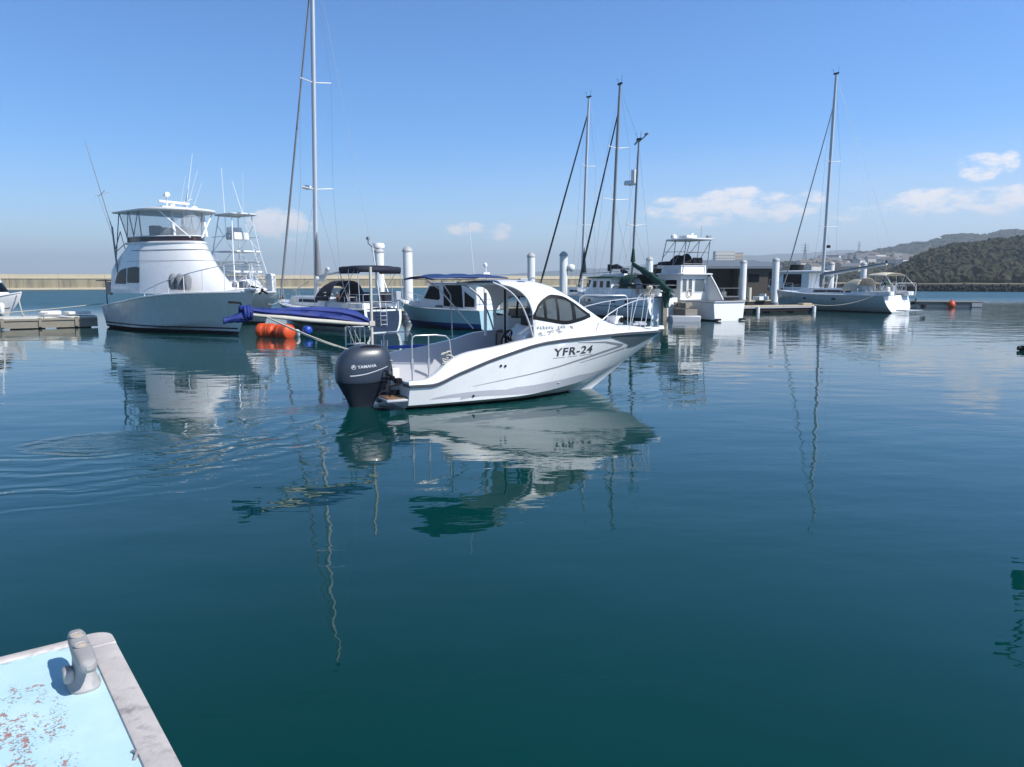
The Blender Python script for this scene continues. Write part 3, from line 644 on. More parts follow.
# rub rail, stripes, panel
for side in (-1, 1):
    mb = MB(); rail_band(mb, MH, 0.0, .995, 0., .068, .030, side, 60)
    if side < 0: mb.tube([(0, -1.12, .5), (0, -.75, .5)], .028, 6)
    mb.build('rub_rail', M['gray_stripe'], mboat, smooth=60)
bowz = lambda t: MH.zs(t)-.03
def line(mb, p, q, wd0, wd1, n=24, side=-1, off=.006):
    (t0, z0), (t1, z1) = p, q
    return strip(mb, MH, t0, t1, lambda t: z0+(z1-z0)*(t-t0)/(t1-t0)-(wd0+(wd1-wd0)*(t-t0)/(t1-t0))/2, lambda t: z0+(z1-z0)*(t-t0)/(t1-t0)+(wd0+(wd1-wd0)*(t-t0)/(t1-t0))/2, side, off, n)
for side in (-1, 1):
    mb = MB()   # slate panel under the bow rail, cut by the arrow head
    strip(mb, MH, .69, .83, lambda t: spl([(.69, 1.33), (.76, 1.22), (.83, 1.11)], t), bowz, side, .012, 30)
    strip(mb, MH, .83, .985, lambda t: spl([(.83, 1.04), (.86, 1.03), (.985, 1.275)], t), bowz, side, .012, 40)
    mb.build('bow_panel', M['slate'], mboat)
    mb = MB(); line(mb, (.555, 1.262), (.68, 1.23), .012, .035, side=side); line(mb, (.68, 1.23), (.79, 1.115), .035, .05, side=side); line(mb, (.79, 1.115), (.63, .885), .07, .055, side=side); line(mb, (.63, .885), (.53, .738), .055, .035, side=side); line(mb, (.53, .738), (.415, .615), .035, .022, side=side); line(mb, (.415, .615), (.21, .43), .022, .006, side=side)
    line(mb, (.825, 1.035), (.62, .776), .04, .012, side=side)
    mb.build('arrow_stripe', M['gray_mid'], mboat)
    mb = MB(); strip(mb, MH, .07, .42, lambda t: MH.zc(t)+.10, lambda t: MH.zc(t)+.10+.10*max(0., math.sin(3.1416*min(1, max(0, (t-.07)/.35))))**.6, side, .004); mb.build('lower_stripe', M['gray_lite'], mboat)
    mb = MB(); strip(mb, MH, .18, .93, lambda t: MH.zc(t)+.0+.1*max(0, 1-abs(t-.2)*3), lambda t: MH.zc(t)+.04+.17*min(1, max(0, (t-.18)/.2))*min(1, max(0, (.93-t)/.25)), side, .0035); mb.build('chine_band', M['gray_lite'], mboat)
mb = MB(); hull_text(mb, MH, 'YFR-24', .48, .978, .248, -1, 1.36, .009, .03, .004); mb.build('hull_lettering', M['gray_stripe'], mboat, smooth=0)
mb = MB(); rnd = random.Random(1)
for i in range(34):   # the thin maker's line below the letters, too small to read
    if i in (10, 11, 20, 21): continue
    t = .483+.172*i/34; z = .935+.033*1.0*i/34; x = MH.PZ(t, z, -1)[0]; line(mb, (t, z), (t+.003, z+.001), .018*rnd.uniform(.4, 1), .014, 1)
mb.build('small_lettering', M['gray_stripe'], mboat, smooth=0)
for t, z in ((.225, .22), (.305, .83), (.288, .84)):
    p = MH.PZ(t, z, -1, .0); MB().tube([(p[0], p[1]+.01, p[2]), (p[0], p[1]-.018, p[2])], .026, 10).build('drain_outlet', M['dark'], mboat)
mb = MB()
for side in (-1, 1): strip(mb, MH, .0, .80, lambda t: -.12, lambda t: .035+.015*math.sin(t*40)*.3, side, .005, 40)
mb.build('bottom_paint', M['antifoul'], mboat)
mb = MB()
for side in (-1, 1): strip(mb, MH, .0, .80, lambda t: .036, lambda t: .062+.012*math.sin(t*63)+.006*math.sin(t*171), side, .004, 80)
mb.build('waterline_scum', mat('waterline scum', (.42, .40, .30), .7, var=.3, scale=9), mboat)
# cabin and hardtop shell
ztop = [(1.7, 2.60), (2.0, 2.635), (2.6, 2.66), (3.1, 2.645), (3.6, 2.545), (4.1, 2.32), (4.6, 2.02), (5.03, 1.78), (5.4, 1.635), (5.85, 1.52)]
wbase = [(1.7, 1.0), (2.75, 1.02), (3.6, 1.01), (4.2, .95), (4.8, .80), (5.3, .57), (5.85, .22)]
ZB = 1.36
def cab(x, a, off=0.):
    zt = spl(ztop, x); wb = spl(wbase, x); p = 3.3; c, s_ = math.cos(a), math.sin(a)
    return (x, -(wb+off)*math.copysign(abs(c)**(2/p), c), ZB+(zt+off-ZB)*abs(s_)**(2/p))
def cab_at(x, z, side=-1, off=0.):
    zt = spl(ztop, x); wb = spl(wbase, x); p = 3.3; f = min(.999, max(0, (z-ZB)/(zt-ZB))); return (x, side*((wb)*(1-f**p)**(1/p)+off), z)
win_lo = [(2.93, 1.83), (3.3, 1.765), (3.75, 1.70), (4.15, 1.755), (4.5, 1.84)]
win_hi = [(2.93, 1.86), (3.02, 2.05), (3.2, 2.21), (3.45, 2.30), (3.75, 2.265), (4.05, 2.13), (4.3, 1.965), (4.5, 1.85)]
zcut = [(1.7, 2.575), (2.2, 2.57), (2.45, 2.53), (2.65, 2.44), (2.8, 2.28), (2.89, 2.05), (2.93, 1.8), (2.95, 1.36)]
arch = [(1.95, 2.60), (2.2, 2.50), (2.45, 2.33), (2.65, 2.08), (2.8, 1.76), (2.92, 1.40)]
mb = MB(); NX, NA = 104, 90; X0, X1 = 1.7, 5.85
for i in range(NX):
    for j in range(NA):
        xa, xb = X0+(X1-X0)*i/NX, X0+(X1-X0)*(i+1)/NX; aa, ab_ = math.pi*j/NA, math.pi*(j+1)/NA
        q = [cab(xa, aa), cab(xb, aa), cab(xb, ab_), cab(xa, ab_)]; cx = (xa+xb)/2; cz = sum(p[2] for p in q)/4; cyy = sum(p[1] for p in q)/4
        if cx < 2.95 and cz < spl(zcut, cx): continue
        if 2.93 < cx < 4.5 and spl(win_lo, cx)+.01 < cz < spl(win_hi, cx)-.01 and abs(cyy) > .45: continue
        mb.add(q, [(0, 1, 2, 3)])
shell = mb.build('cabin', M['gel'], mboat, smooth=40, weld=True)
so = shell.modifiers.new('thickness', 'SOLIDIFY'); so.thickness = .035; so.offset = -1
for side in (-1, 1):
    mb = MB(); xs = [1.7+1.25*i/30 for i in range(31)]; mb.tube([cab_at(x, spl(zcut, x), side, -.012) for x in xs], .024, 8); mb.build('shell_edge', M['gel'], mboat, smooth=60)
    mb = MB(); mb.tube([(x, side*(.955+.03*(2.6-z)), z) for x, z in [(1.95+.97*i/20, spl(arch, 1.95+.97*i/20)) for i in range(21)]], .021, 8); mb.build('arch_tube', M['gray_lite'], mboat, smooth=60)
    fr = MB(); n = 40
    def band(lo, hi, xa, xb, off, n=24): fr.grid([[cab_at(xa+(xb-xa)*i/n, lo(xa+(xb-xa)*i/n)+(hi(xa+(xb-xa)*i/n)-lo(xa+(xb-xa)*i/n))*k/6, side, off) for i in range(n+1)] for k in range(7)])
    L_ = lambda x: spl(win_lo, x); U_ = lambda x: spl(win_hi, x)
    band(lambda x: L_(x)-.035, lambda x: L_(x)+.045, 2.9, 4.52, .008); band(lambda x: max(L_(x), U_(x)-.05), lambda x: U_(x)+.03, 2.9, 4.52, .009)
    for xm, wd in ((2.945, .035), (3.22, .035), (3.55, .03), (3.99, .05)): band(L_, U_, xm-wd, xm+wd, .010, 3)
    fr.build('window_frame', M['dark'], mboat, smooth=50)
    for xa, xb in ((2.96, 3.20), (3.24, 3.53), (3.57, 3.95), (4.03, 4.46)):
        mb = MB(); mb.grid([[cab_at(xa+(xb-xa)*i/8, L_(xa+(xb-xa)*i/8)+(U_(xa+(xb-xa)*i/8)-L_(xa+(xb-xa)*i/8))*k/6, side, .001) for i in range(9)] for k in range(7)]); mb.build('window_pane', M['pane'], mboat, smooth=60)
mb = MB(); mb.grid([[cab(3.75+1.1*i/12, math.pi*(.36+.28*k/10), .006) for k in range(11)] for i in range(13)]); mb.build('windscreen', M['glass'], mboat, smooth=60)
# marks on the cabin side: a number and a brush-stroke name, too small to read
mb = MB(); rnd = random.Random(9)
for i, (xo, wd) in enumerate([(2.99+.075*k, .05) for k in range(6)]+[(3.53, .04), (3.6, .06), (3.68, .05), (3.80, .012), (3.86, .085)]):
    if i in (0, 6, 9, 10): mb = MB()
    for k in range(3): a = rnd.uniform(.02, .05); mb.grid([[cab_at(xo+wd*k/3, 1.535+a, -1, .005), cab_at(xo+wd*(k+.8)/3, 1.535+a, -1, .005)], [cab_at(xo+wd*k/3, 1.535+a+rnd.uniform(.04, .09), -1, .005), cab_at(xo+wd*(k+.8)/3, 1.535+a+rnd.uniform(.04, .09), -1, .005)]])
    if i in (5, 8, 9, 10): mb.build('registration_lettering', M['gray_mid'], mboat, smooth=0)
mb = MB()
for i in range(3):
    xo = 3.0+.23*i; zb = 1.385+.035*i
    for k in range(9): a, b = rnd.uniform(0, .14), rnd.uniform(0, .10); l, hgt = rnd.uniform(.03, .08), rnd.uniform(.015, .03); mb.grid([[cab_at(xo+a, zb+b, -1, .006), cab_at(xo+a+l, zb+b+.02, -1, .006)], [cab_at(xo+a, zb+b+hgt, -1, .006), cab_at(xo+a+l, zb+b+.02+hgt, -1, .006)]])
mb.build('boat_name', M['gray_mid'], mboat, smooth=0)
# inside: pillars, bulkhead, helm
mb = MB(); mb.box((2.66, .93, 1.95), (.07, .05, 1.25)); mb.build('pillar', M['gel'], mboat, bevel=.01)
mb = MB(); mb.box((2.95, .42, 1.48), (.08, .10, 2.25)); mb.build('pillar', M['gel'], mboat, bevel=.01)
mb = MB(); mb.box((2.90, .36, 1.9), (.03, .05, 1.1)); mb.build('door_post', M['dark'], mboat)
bulk = mat('beige cabin wall', (.24, .21, .185), .6, var=.08)
mb = MB(); mb.box((3.0, .68, .88), (.05, .56, 1.05)); mb.build('bulkhead', bulk, mboat, bevel=.01)
mb = MB(); mb.prism([(2.72, -.82, .35), (3.15, -.82, .35), (3.15, -.82, 1.62), (3.0, -.82, 1.66), (2.78, -.82, 1.42)], (0, .82, 0)); mb.build('helm_console', M['gel'], mboat, bevel=.03)
mb = MB(); c0 = Vector((2.62, -.28, 1.36)); ax = Vector((-.86, 0, .5)).normalized(); e1 = Vector((0, 1, 0)); e2 = ax.cross(e1)
ring_ = [c0+(e1*math.cos(2*math.pi*k/24)+e2*math.sin(2*math.pi*k/24))*.19 for k in range(25)]; mb.tube(ring_, .018, 8)
for k in (0, 8, 16): mb.tube([c0-ax*.03, ring_[k]], .014, 6)
mb.tube([c0-ax*.14, c0], .035, 8); mb.build('steering_wheel', M['black'], mboat, smooth=60)
mb = MB(); mb.box((2.98, -.5, 1.75), (.06, .34, .22), 0); mb.box((3.02, -.5, 1.63), (.05, .06, .08)); mb.build('chart_plotter', M['dark'], mboat, bevel=.01)
mb = MB(); mb.box((2.35, -.55, .62), (.45, .5, .55)); mb.box((2.3, -.55, .95), (.42, .48, .12)); mb.build('helm_seat', M['gel'], mboat, bevel=.03)
mb = MB(); mb.box((2.76, .05, 1.25), (.05, .05, .25)); mb.box((2.74, .05, 1.39), (.05, .05, .12)); mb.build('throttle_lever', M['black'], mboat, bevel=.01)
# roof fittings
mb = MB(); mb.box((2.9, -.55, 2.665), (.20, .10, .05)); mb.build('roof_lamp', M['gel_gray'], mboat, bevel=.01)
mb = MB(); mb.tube([(2.35, .15, 2.62), (2.3, .15, 2.95)], .012, 6); mb.box((2.32, .15, 2.8), (.16, .05, .04)); mb.lathe([(.04, 0), (.05, .05), (.0, .10)], 10, (2.3, .15, 2.95)); mb.build('masthead_light', M['gel'], mboat)
MB().tube([(2.2, .5, 2.6), (2.05, .5, 4.0)], .006, 5).build('radio_aerial', M['gel'], mboat)
# awning aft of the hardtop
mb = MB(); rows = []
for i in range(17):
    x = .60+1.77*i/16; zc_ = 2.70+.02*math.sin(i/16*3.1)+(.0 if i > 2 else -.01*(3-i)); rows.append([(x, .86*(j/8-1), zc_+.06*(1-(j/8-1)**2)-.012*math.sin(i*1.3)*(1-(j/8-1)**2)) for j in range(17)])
mb.grid(rows); an = mb.build('awning', M['awn'], mboat, smooth=60); so = an.modifiers.new('thickness', 'SOLIDIFY'); so.thickness = .025
mb = MB()
for side in (-1, 1): mb.tube([(.63, side*.86, 2.68), (2.35, side*.86, 2.66)], .009, 6)
mb.tube([(.63, -.86, 2.68), (.63, 0, 2.73), (.63, .86, 2.68)], .010, 6); mb.tube([(1.2, -.86, 2.68), (1.2, 0, 2.74), (1.2, .86, 2.68)], .010, 6); mb.build('awning_frame', M['alu_dark'], mboat, smooth=60)
mb = MB(); mb.tube([(1.15, .84, 2.63), (1.45, .88, 2.46), (2.35, .95, 1.5)], .018, 6); mb.build('awning_strut', M['steel'], mboat, smooth=60)
mb = MB(); mb.tube([(1.5, .84, 2.63), (1.75, .9, 2.3), (1.82, .97, 1.3)], .014, 6); mb.build('awning_strut', M['steel'], mboat, smooth=60)
# stern handrails
for side, xs_ in ((-1, (.10, .46)),):
    y = side*1.0; mb = MB(); mb.tube([(.10, y, .60), (.10, y, 1.42), (.12, y, 1.50), (.18, y, 1.53), (.6, y, 1.53), (.84, y, 1.50), (.92, y, 1.42), (.97, y, 1.0)], .017, 8); mb.tube([(.46, y, .62), (.46, y, 1.53)], .015, 8); mb.box((.1, y, .95), (.05, .05, .22)); mb.box((.46, y, .95), (.04, .04, .2)); mb.build('stern_handrail', M['steel'], mboat, smooth=50)
y = 1.0; mb = MB(); mb.tube([(.15, y, 1.0), (.15, y, 1.42), (.22, y, 1.47), (.75, y, 1.47), (.82, y, 1.4), (.85, y, 1.1)], .016, 8); mb.build('stern_handrail', M['steel'], mboat, smooth=50)
mb = MB(); mb.box((.75, 1.02, 1.13), (1.0, .10, .07)); mb.build('gunwale_pad', M['blue_pl'], mboat, bevel=.02)
mb = MB(); rnd = random.Random(6); pts = []
for k in range(60): a = k*.55; pts.append((.88+.10*math.cos(a)+.05*math.sin(a*.37), -1.0+.05*math.sin(a), .84+.34*k/60+.03*math.sin(a*1.7)))
mb.tube(pts, .014, 6); mb.build('coiled_line', M['rope'], mboat, smooth=60)
# bow rail, windlass, roller
def bow_pt(x, side, dz, inn=.14): p = gun(x, side, 1, inn*min(1, 7.2-x)); return (p[0], p[1], p[2]+dz)
rt_ = [(4.75, .20), (5.05, .38), (5.4, .53), (5.8, .64), (6.2, .72), (6.55, .76)]
mb = MB()
for side in (-1, 1): 
    mb.tube([bow_pt(4.65, side, 0)]+[bow_pt(x, side, z) for x, z in rt_]+[bow_pt(6.75, side, .78)], .012, 8)
    for x, z in ((5.35, .52), (5.95, .67)): mb.tube([bow_pt(x-.12, side, 0), bow_pt(x, side, z)], .010, 6)
    mb.tube([bow_pt(6.45, side, 0), bow_pt(6.62, side, .77), bow_pt(6.72, side, .9)], .012, 6); mb.tube([bow_pt(6.7, side, 0), bow_pt(6.8, side, .88)], .009, 6)
mb.tube([bow_pt(5.15, 1, 0), bow_pt(5.2, 1, .72), bow_pt(5.32, 1, .8), bow_pt(6.3, 1, .82), bow_pt(6.36, 1, .76), bow_pt(6.38, 1, .0)], .011, 8)
mb.build('bow_rail', M['rail'], mboat, smooth=60)
mb = MB(); mb.box((5.72, -.12, 1.68), (.26, .24, .2)); mb.lathe([(.10, 0), (.11, .05), (.07, .08), (.10, .14)], 14, (5.7, .12, 1.62)); mb.build('windlass', M['gel'], mboat, bevel=.03)
mb = MB(); mb.tube([(5.78, -.26, 1.68), (5.78, -.30, 1.68)], .07, 12); mb.build('windlass_drum', M['dark'], mboat)
mb = MB(); mb.box((7.0, 0, 1.43), (.45, .2, .06)); mb.box((7.16, 0, 1.455), (.14, .14, .08)); mb.build('bow_roller', M['gel'], mboat, bevel=.015)
mb = MB(); mb.box((6.45, -.02, 1.55), (.42, .2, .05)); mb.tube([(6.3, -.1, 1.6), (6.7, .05, 1.58)], .03, 6); mb.build('anchor', M['gel_gray'], mboat, bevel=.01)
for x, s_ in ((6.6, -1), (.62, 1)):
    p = gun(x, s_, 1, .08); mb = MB(); mb.tube([(p[0]-.1, p[1], p[2]+.05), (p[0]+.1, p[1], p[2]+.05)], .015, 6); mb.box((p[0], p[1], p[2]+.02), (.08, .03, .05)); mb.build('deck_cleat', M['steel'], mboat)
# swim platforms
for s_ in (-1, 1):
    mb = MB(); mb.box((-.20, s_*.72, .215), (.52, .62, .06)); mb.build('swim_platform', M['gel_gray'], mboat, bevel=.02)
    mb = MB(); mb.box((-.21, s_*.72, .2555), (.44, .52, .022)); mb.build('platform_tread', M['teak'], mboat)
mb = MB(); mb.box((-.12, -.5, .32), (.2, .05, .1)); mb.tube([(-.3, -.75, .28), (-.3, -.75, .48), (-.08, -.75, .52)], .022, 6); mb.tube([(-.06, -.35, .6), (-.25, -.25, .72), (-.3, -.1, .55)], .03, 8); mb.tube([(-.02, -.55, .5), (-.2, -.5, .62), (-.32, -.3, .6)], .026, 8); mb.box((-.04, -.5, .56), (.12, .18, .10)); mb.build('rigging_hose', M['dark'], mboat, smooth=60)
mb = MB(); pts = [(-.05+.0*k, .1+.24*math.cos(k/10*3.1), .70+.30*math.sin(k/10*3.1)) for k in range(11)]; mb.tube(pts, .012, 6); mb.build('grab_loop', M['dark'], mboat, smooth=60)
# steadying-sail pole stays on the boat
pole = MB(); pole.tube([(-.30, .42, .35), (-.30, .42, 2.93)], .032, 10); pole.box((-.30, .42, 1.72), (.12, .12, .1)); pole.build('mizzen_pole', M['rope'], mboat, smooth=60)
mb = MB()
for z in (1.25, 1.62): mb.tube([(-.30, .42, z), (-.75, .9, z), (-.3, 1.0, z)], .014, 6)
for k in range(5): mb.tube([(-.42-.08*k, .55+.085*k, 1.25), (-.42-.08*k, .55+.085*k, 1.62)], .010, 5)
mb.tube([(-.75, .9, .9), (-.75, .9, 1.62)], .014, 6); mb.build('pole_rack', M['steel'], mboat, smooth=60)
# the outboard engine (bolted on: a part with its own pieces)
ob_prof = [(-.55, -.70, .16, .05), (-.3, -.70, .19, .08), (-.05, -.70, .235, .13), (.15, -.69, .31, .175), (.32, -.67, .42, .235), (.46, -.65, .51, .29), (.50, -.65, .53, .31)]
mb = MB(); mb.loft([sup(cx, 0, lx, ly, 28, 2.8, z) for z, cx, lx, ly in ob_prof]); mb.box((-.72, 0, -.28), (.5, .34, .03)); mb.prism([(-.35, -.11, .05), (-.12, -.11, .12), (-.06, -.11, .62), (-.32, -.11, .58)], (0, .22, 0)); ob = mb.build('outboard_engine', M['cowl_low'], mboat, smooth=50)
cw = [(.495, -.65, .535, .315), (.52, -.65, .56, .335), (.60, -.645, .575, .35), (.75, -.635, .585, .36), (.92, -.62, .575, .355), (1.06, -.595, .535, .33), (1.17, -.56, .47, .285), (1.25, -.52, .37, .22), (1.29, -.49, .24, .14), (1.30, -.48, .08, .05)]
def tilt(p): return (p[0], p[1], p[2]+.10*max(0., (p[0]+.65))*max(0, 1-(p[2]-.5)/.6)-.02*(p[0]+.65))
rings = []
for i in range(len(cw)-1):
    for k in range(3):
        f = k/3; a_, b_ = cw[i], cw[i+1]; q = [spl([(c[0], c[j]) for c in cw], a_[0]+(b_[0]-a_[0])*f) for j in (1, 2, 3)]; rings.append([tilt(p) for p in sup(q[0], 0, q[1], q[2]*.94, 40, 2.7, a_[0]+(b_[0]-a_[0])*f)])
rings.append([tilt(p) for p in sup(-.48, 0, .08, .05, 40, 2.7, 1.30)])
mb = MB(); mb.loft(rings); cowl = mb.build('cowling', M['cowl'], ob, smooth=60)
def cowl_at(x, z, off=.004):
    cx, lx, ly = (spl([(c[0], c[j]) for c in cw], z) for j in (1, 2, 3)); q = min(.999, abs((x-cx)/lx)); y = -(ly*.94*(1-q**2.7)**(1/2.7)+off); return tilt((x, y, z))
mb = MB(); vs, fs = text_mesh('YAMAHA', .086, 1.12, .002); w_ = max(v[0] for v in vs); mb.add([cowl_at(-.85+a, .835+b+.05*(a), .006) for a, b in vs], fs)
for r0, r1 in ((.040, .048),):
    n = 22; mb.grid([[cowl_at(-.925+r*math.cos(2*math.pi*k/n), .862+r*math.sin(2*math.pi*k/n), .006) for k in range(n+1)] for r in (r0, r1)])
for k in range(3):
    a = R(90+120*k); mb.grid([[cowl_at(-.925+.005*math.cos(a+1.57), .862+.005*math.sin(a+1.57), .006), cowl_at(-.925+.038*math.cos(a)+.005*math.cos(a+1.57), .862+.038*math.sin(a)+.005*math.sin(a+1.57), .006)], [cowl_at(-.925-.005*math.cos(a+1.57), .91-.005*math.sin(a+1.57), .006), cowl_at(-.925+.038*math.cos(a)-.005*math.cos(a+1.57), .862+.038*math.sin(a)-.005*math.sin(a+1.57), .006)]])
    mb.grid([[cowl_at(-.925+r*math.cos(a+d), .862+r*math.sin(a+d), .006) for r in (.026, .040)] for d in (-.22, .22)])
mb.build('maker_lettering', M['letter'], cowl, smooth=0)
mb = MB(); n = 22; mb.grid([[cowl_at(-1.0+.82*i/n, .68+.16*(i/n)**1.6-.011*(1-.4*i/n)*k, .005) for i in range(n+1)] for k in (1, -1)]); mb.build('cowl_stripe', M['letter'], cowl, smooth=0)
def cowl_top(x, y, off=.006):
    lo, hi = .9, 1.30
    for _ in range(24):
        z = (lo+hi)/2; cx, lx, ly = (spl([(c[0], c[j]) for c in cw], z) for j in (1, 2, 3))
        if abs((x-cx)/lx)**2.7+abs(y/(ly*.94))**2.7 <= 1: lo = z
        else: hi = z
    p = tilt((x, y, lo)); return (p[0], p[1], p[2]+off)
mb = MB(); rows = []
for k in range(7): rows.append([cowl_top(-.74+.44*i/14, -.185+.03*math.sin(i/14*3.14)+(k/6-.5)*.10*math.sin(.2+i/14*2.75)) for i in range(15)])
mb.grid(rows); mb.build('air_intake', M['black'], cowl, smooth=60)
# the blue sail rolled along its two spars, swung out over the stern
sail = thing('steadying_sail', 'rolled royal blue steadying sail lashed between two pale spars astern of the outboard', 'sail', (MBX, MBY, 0), MBA)
a_, b_ = Vector((-.34, .42, 1.70)), Vector((-2.88, .30, 1.98))
mb = MB(); mb.tube([a_, a_.lerp(b_, .5)+Vector((0, -.03, -.02)), b_], .044, 8); mb.build('lower_spar', M['rope'], sail, smooth=60)
mb = MB(); mb.tube([Vector((-.36, .44, 1.80)), Vector((-.9, .40, 2.02)), Vector((-1.0, .40, 2.02))], .022, 8); mb.build('upper_spar', M['rope'], sail, smooth=60)
mb = MB(); rows = []; rnd = random.Random(8)
for i in range(41):
    f = i/40; c = a_.lerp(b_, f)+Vector((0, .05, .06)); top = spl([(0, .02), (.10, .16), (.2, .21), (.4, .19), (.65, .11), (.85, .05), (1, .04)], f); th = .085+.02*math.sin(f*9)
    row = []
    for k in range(20):
        t = 2*math.pi*k/20; yy = math.cos(t)*th*(1+.3*math.sin(5*t+f*5)); zz = (math.sin(t)*.5+.5)*(top+.07)-.05+.022*math.sin(6*t+f*7); row.append(c+Vector((0, yy, zz)))
    rows.append(row)
mb.loft(rows); mb.build('sail_roll', M['blue_can'], sail, smooth=70)
mb = MB(); rows = []
for i in range(16):
    f = i/15; c = b_+Vector((-.46*f, -.02*f, -.04-.09*f)); r = .085+.02*math.sin(f*4+1)-.01*f+(.012 if i > 13 else 0); rows.append([c+Vector((0, math.cos(2*math.pi*k/14)*r*(1+.14*math.sin(3*k)), math.sin(2*math.pi*k/14)*r*(1+.1*math.cos(4*k+i)))) for k in range(14)])
mb.loft(rows); mb.build('sail_end', M['blue_can'], sail, smooth=70)
mb = MB()
for k in range(10): a = k*1.9; c = b_+Vector((.02*k-.12, 0, .02)); mb.tube([c+Vector((.05*math.sin(a), .13*math.cos(a+j), .13*math.sin(a+j))) for j in (0, .8, 1.6, 2.4)], .035, 6)
mb.build('sail_tie', M['blue_can'], sail, smooth=70)
mb = MB(); mb.tube([b_+Vector((-.1, 0, .05)), b_+Vector((-.12, 0, .22)), b_+Vector((-.35, 0, .24))], .025, 6); mb.build('spar_end_fitting', M['dark'], sail, smooth=60)
for q in ((-.2, 1.05, .98), (-.05, -.2, .95)): wire(sail, 'sheet_rope', b_+Vector((.25, 0, 0)), q, .011, 'rope', .10)
for k, dx in enumerate((-.75, -.85)): wire(sail, 'sheet_rope', (dx, .42, 1.72), (-.35-.15*k, .75, 1.0), .009, 'rope')
# ================================================================== the other boats
def ring_house(xa, w, xc, xf, z, n=14, pw=.62, yoff=0):
    """plan outline of a deck house at height z: straight sides from xa to xc, bowed front out to xf"""
    pts = [(xa, -w, z)]+[(xa+(xc-xa)*k/4, -w, z) for k in range(1, 4)]
    for k in range(n+1):
        a = -math.pi/2+math.pi*k/n; pts.append((xc+(xf-xc)*max(0, math.cos(a))**pw, w*math.copysign(abs(math.sin(a))**.9, math.sin(a)), z))
    pts += [(xc+(xa-xc)*k/4, w, z) for k in range(1, 5)]
    return [(p[0], p[1]+yoff, p[2]) for p in pts]
def slab(mb, ring, h, lip=.03):
    n = len(ring); cx = sum(p[0] for p in ring)/n; cyy = sum(p[1] for p in ring)/n
    def sc(k, dz): return [(cx+(p[0]-cx)*k, cyy+(p[1]-cyy)*k, p[2]+dz) for p in ring]
    return mb.loft([sc(.97, 0), sc(1, lip), sc(1, h-lip), sc(.96, h), sc(.5, h+.05)])
def rail_line(H, ts, side, dz, inn=.12): return [(lambda p: (p[0], max(0, abs(p[1])-inn)*side, p[2]+d))(H.P(t, 1, 1)) for t, d in zip(ts, dz)]
def side_rail(parent, H, t0, t1, h0, h1, side, npost=5, r=.015, m='steel', name='guard_rail', mid=True, inn=.12):
    n = 14; ts = [t0+(t1-t0)*i/n for i in range(n+1)]; mb = MB(); mb.tube(rail_line(H, ts, side, [h0+(h1-h0)*min(1, i/n*1.15) for i in range(n+1)], inn), r, 6)
    if mid: mb.tube(rail_line(H, ts, side, [.5*(h0+(h1-h0)*min(1, i/n*1.15)) for i in range(n+1)], inn), r*.6, 5)
    for k in range(npost):
        t = t0+(t1-t0)*(k+.02)/(npost-.96); hh = h0+(h1-h0)*min(1, (t-t0)/(t1-t0)*1.15); mb.tube(rail_line(H, [t, t], side, [-.02, hh], inn), r*.9, 6)
    return mb.build(name, M[m], parent, smooth=60)
def toe(parent, H, m='gel', out=.03, hgt=.07, name='gunwale'):
    mb = MB()
    for s_ in (-1, 1): rail_band(mb, H, 0, .995, -.01, hgt, out, s_, 36)
    return mb.build(name, M[m], parent, smooth=60)
def overlay(parent, name, m, f, xs, lo, hi, n=14, k=4):
    mb = MB(); mb.grid([[f(xs[0]+(xs[1]-xs[0])*i/n, (lambda a, b: a+(b-a)*j/k)(lo(xs[0]+(xs[1]-xs[0])*i/n), hi(xs[0]+(xs[1]-xs[0])*i/n))) for i in range(n+1)] for j in range(k+1)]); return mb.build(name, M[m], parent, smooth=60)
def fender(parent, p, r=.12, h=.5, m='gel'):
    mb = MB(); mb.lathe([(0.01, -h/2), (r*.6, -h/2+.03), (r, -h/2+.12), (r, h/2-.12), (r*.6, h/2-.03), (.03, h/2), (.03, h/2+.06)], 12, p); mb.tube([(p[0], p[1], p[2]+h/2), (p[0], p[1], p[2]+h/2+.35)], .01, 4); return mb.build('fender', M[m], parent, smooth=60)
def whip(parent, a, b, r=.014, m='gel', name='aerial'): return MB().tube([a, b], r, 6, r*.5).build(name, M[m], parent, smooth=60)

# ------------------------------------------------------------------ sport fishing boat with the enclosed flybridge
B = thing('sport_fisher', 'big white sport fishing boat with clear enclosed flybridge and black boot stripe, left side', 'boat', (-21.893, 45.027, 0), -.724)
BH = Hull(13.0, 4.5, [(0, 1.18), (.25, 1.5), (.5, 1.82), (.75, 2.03), (1, 2.12)], keel=-.7, wst=.88, tm=.4, pw=2.5, chine=[(0, .08), (.5, .22), (.8, .62), (1, .95)], bch=.88, flare=1.25, rake=1.9, rp=1.6, vc=.35, pc=.6)
mb = MB(); hull_mesh(mb, BH, 44, 18, 1, .16); mb.build('hull', [M['hull_pale'], M['antifoul']], B, smooth=30)
mb = MB()
for s_ in (-1, 1): strip(mb, BH, 0, .985, lambda t: .27, lambda t: .34, s_, .006, 40)
mb.build('boot_stripe', M['antifoul'], B)
mb = MB()
for s_ in (-1, 1): strip(mb, BH, .02, .96, lambda t: BH.zs(t)*.74, lambda t: BH.zs(t)*.74+.035, s_, .02, 40)
mb.build('spray_rail', M['hull_pale'], B); toe(B, BH, 'gel', .05, .10, 'rub_rail')
mb = MB(); deck_mesh(mb, BH, .1, .998, .14, .02, -.02, 40); mb.build('deck', M['gel'], B, smooth=50)
lv = [(1.9, 1.95, 11.3), (2.25, 1.93, 11.0), (2.6, 1.9, 10.35), (3.1, 1.86, 9.5), (3.6, 1.80, 8.85), (4.1, 1.74, 8.3), (4.5, 1.68, 7.9), (4.52, 1.66, 7.88)]
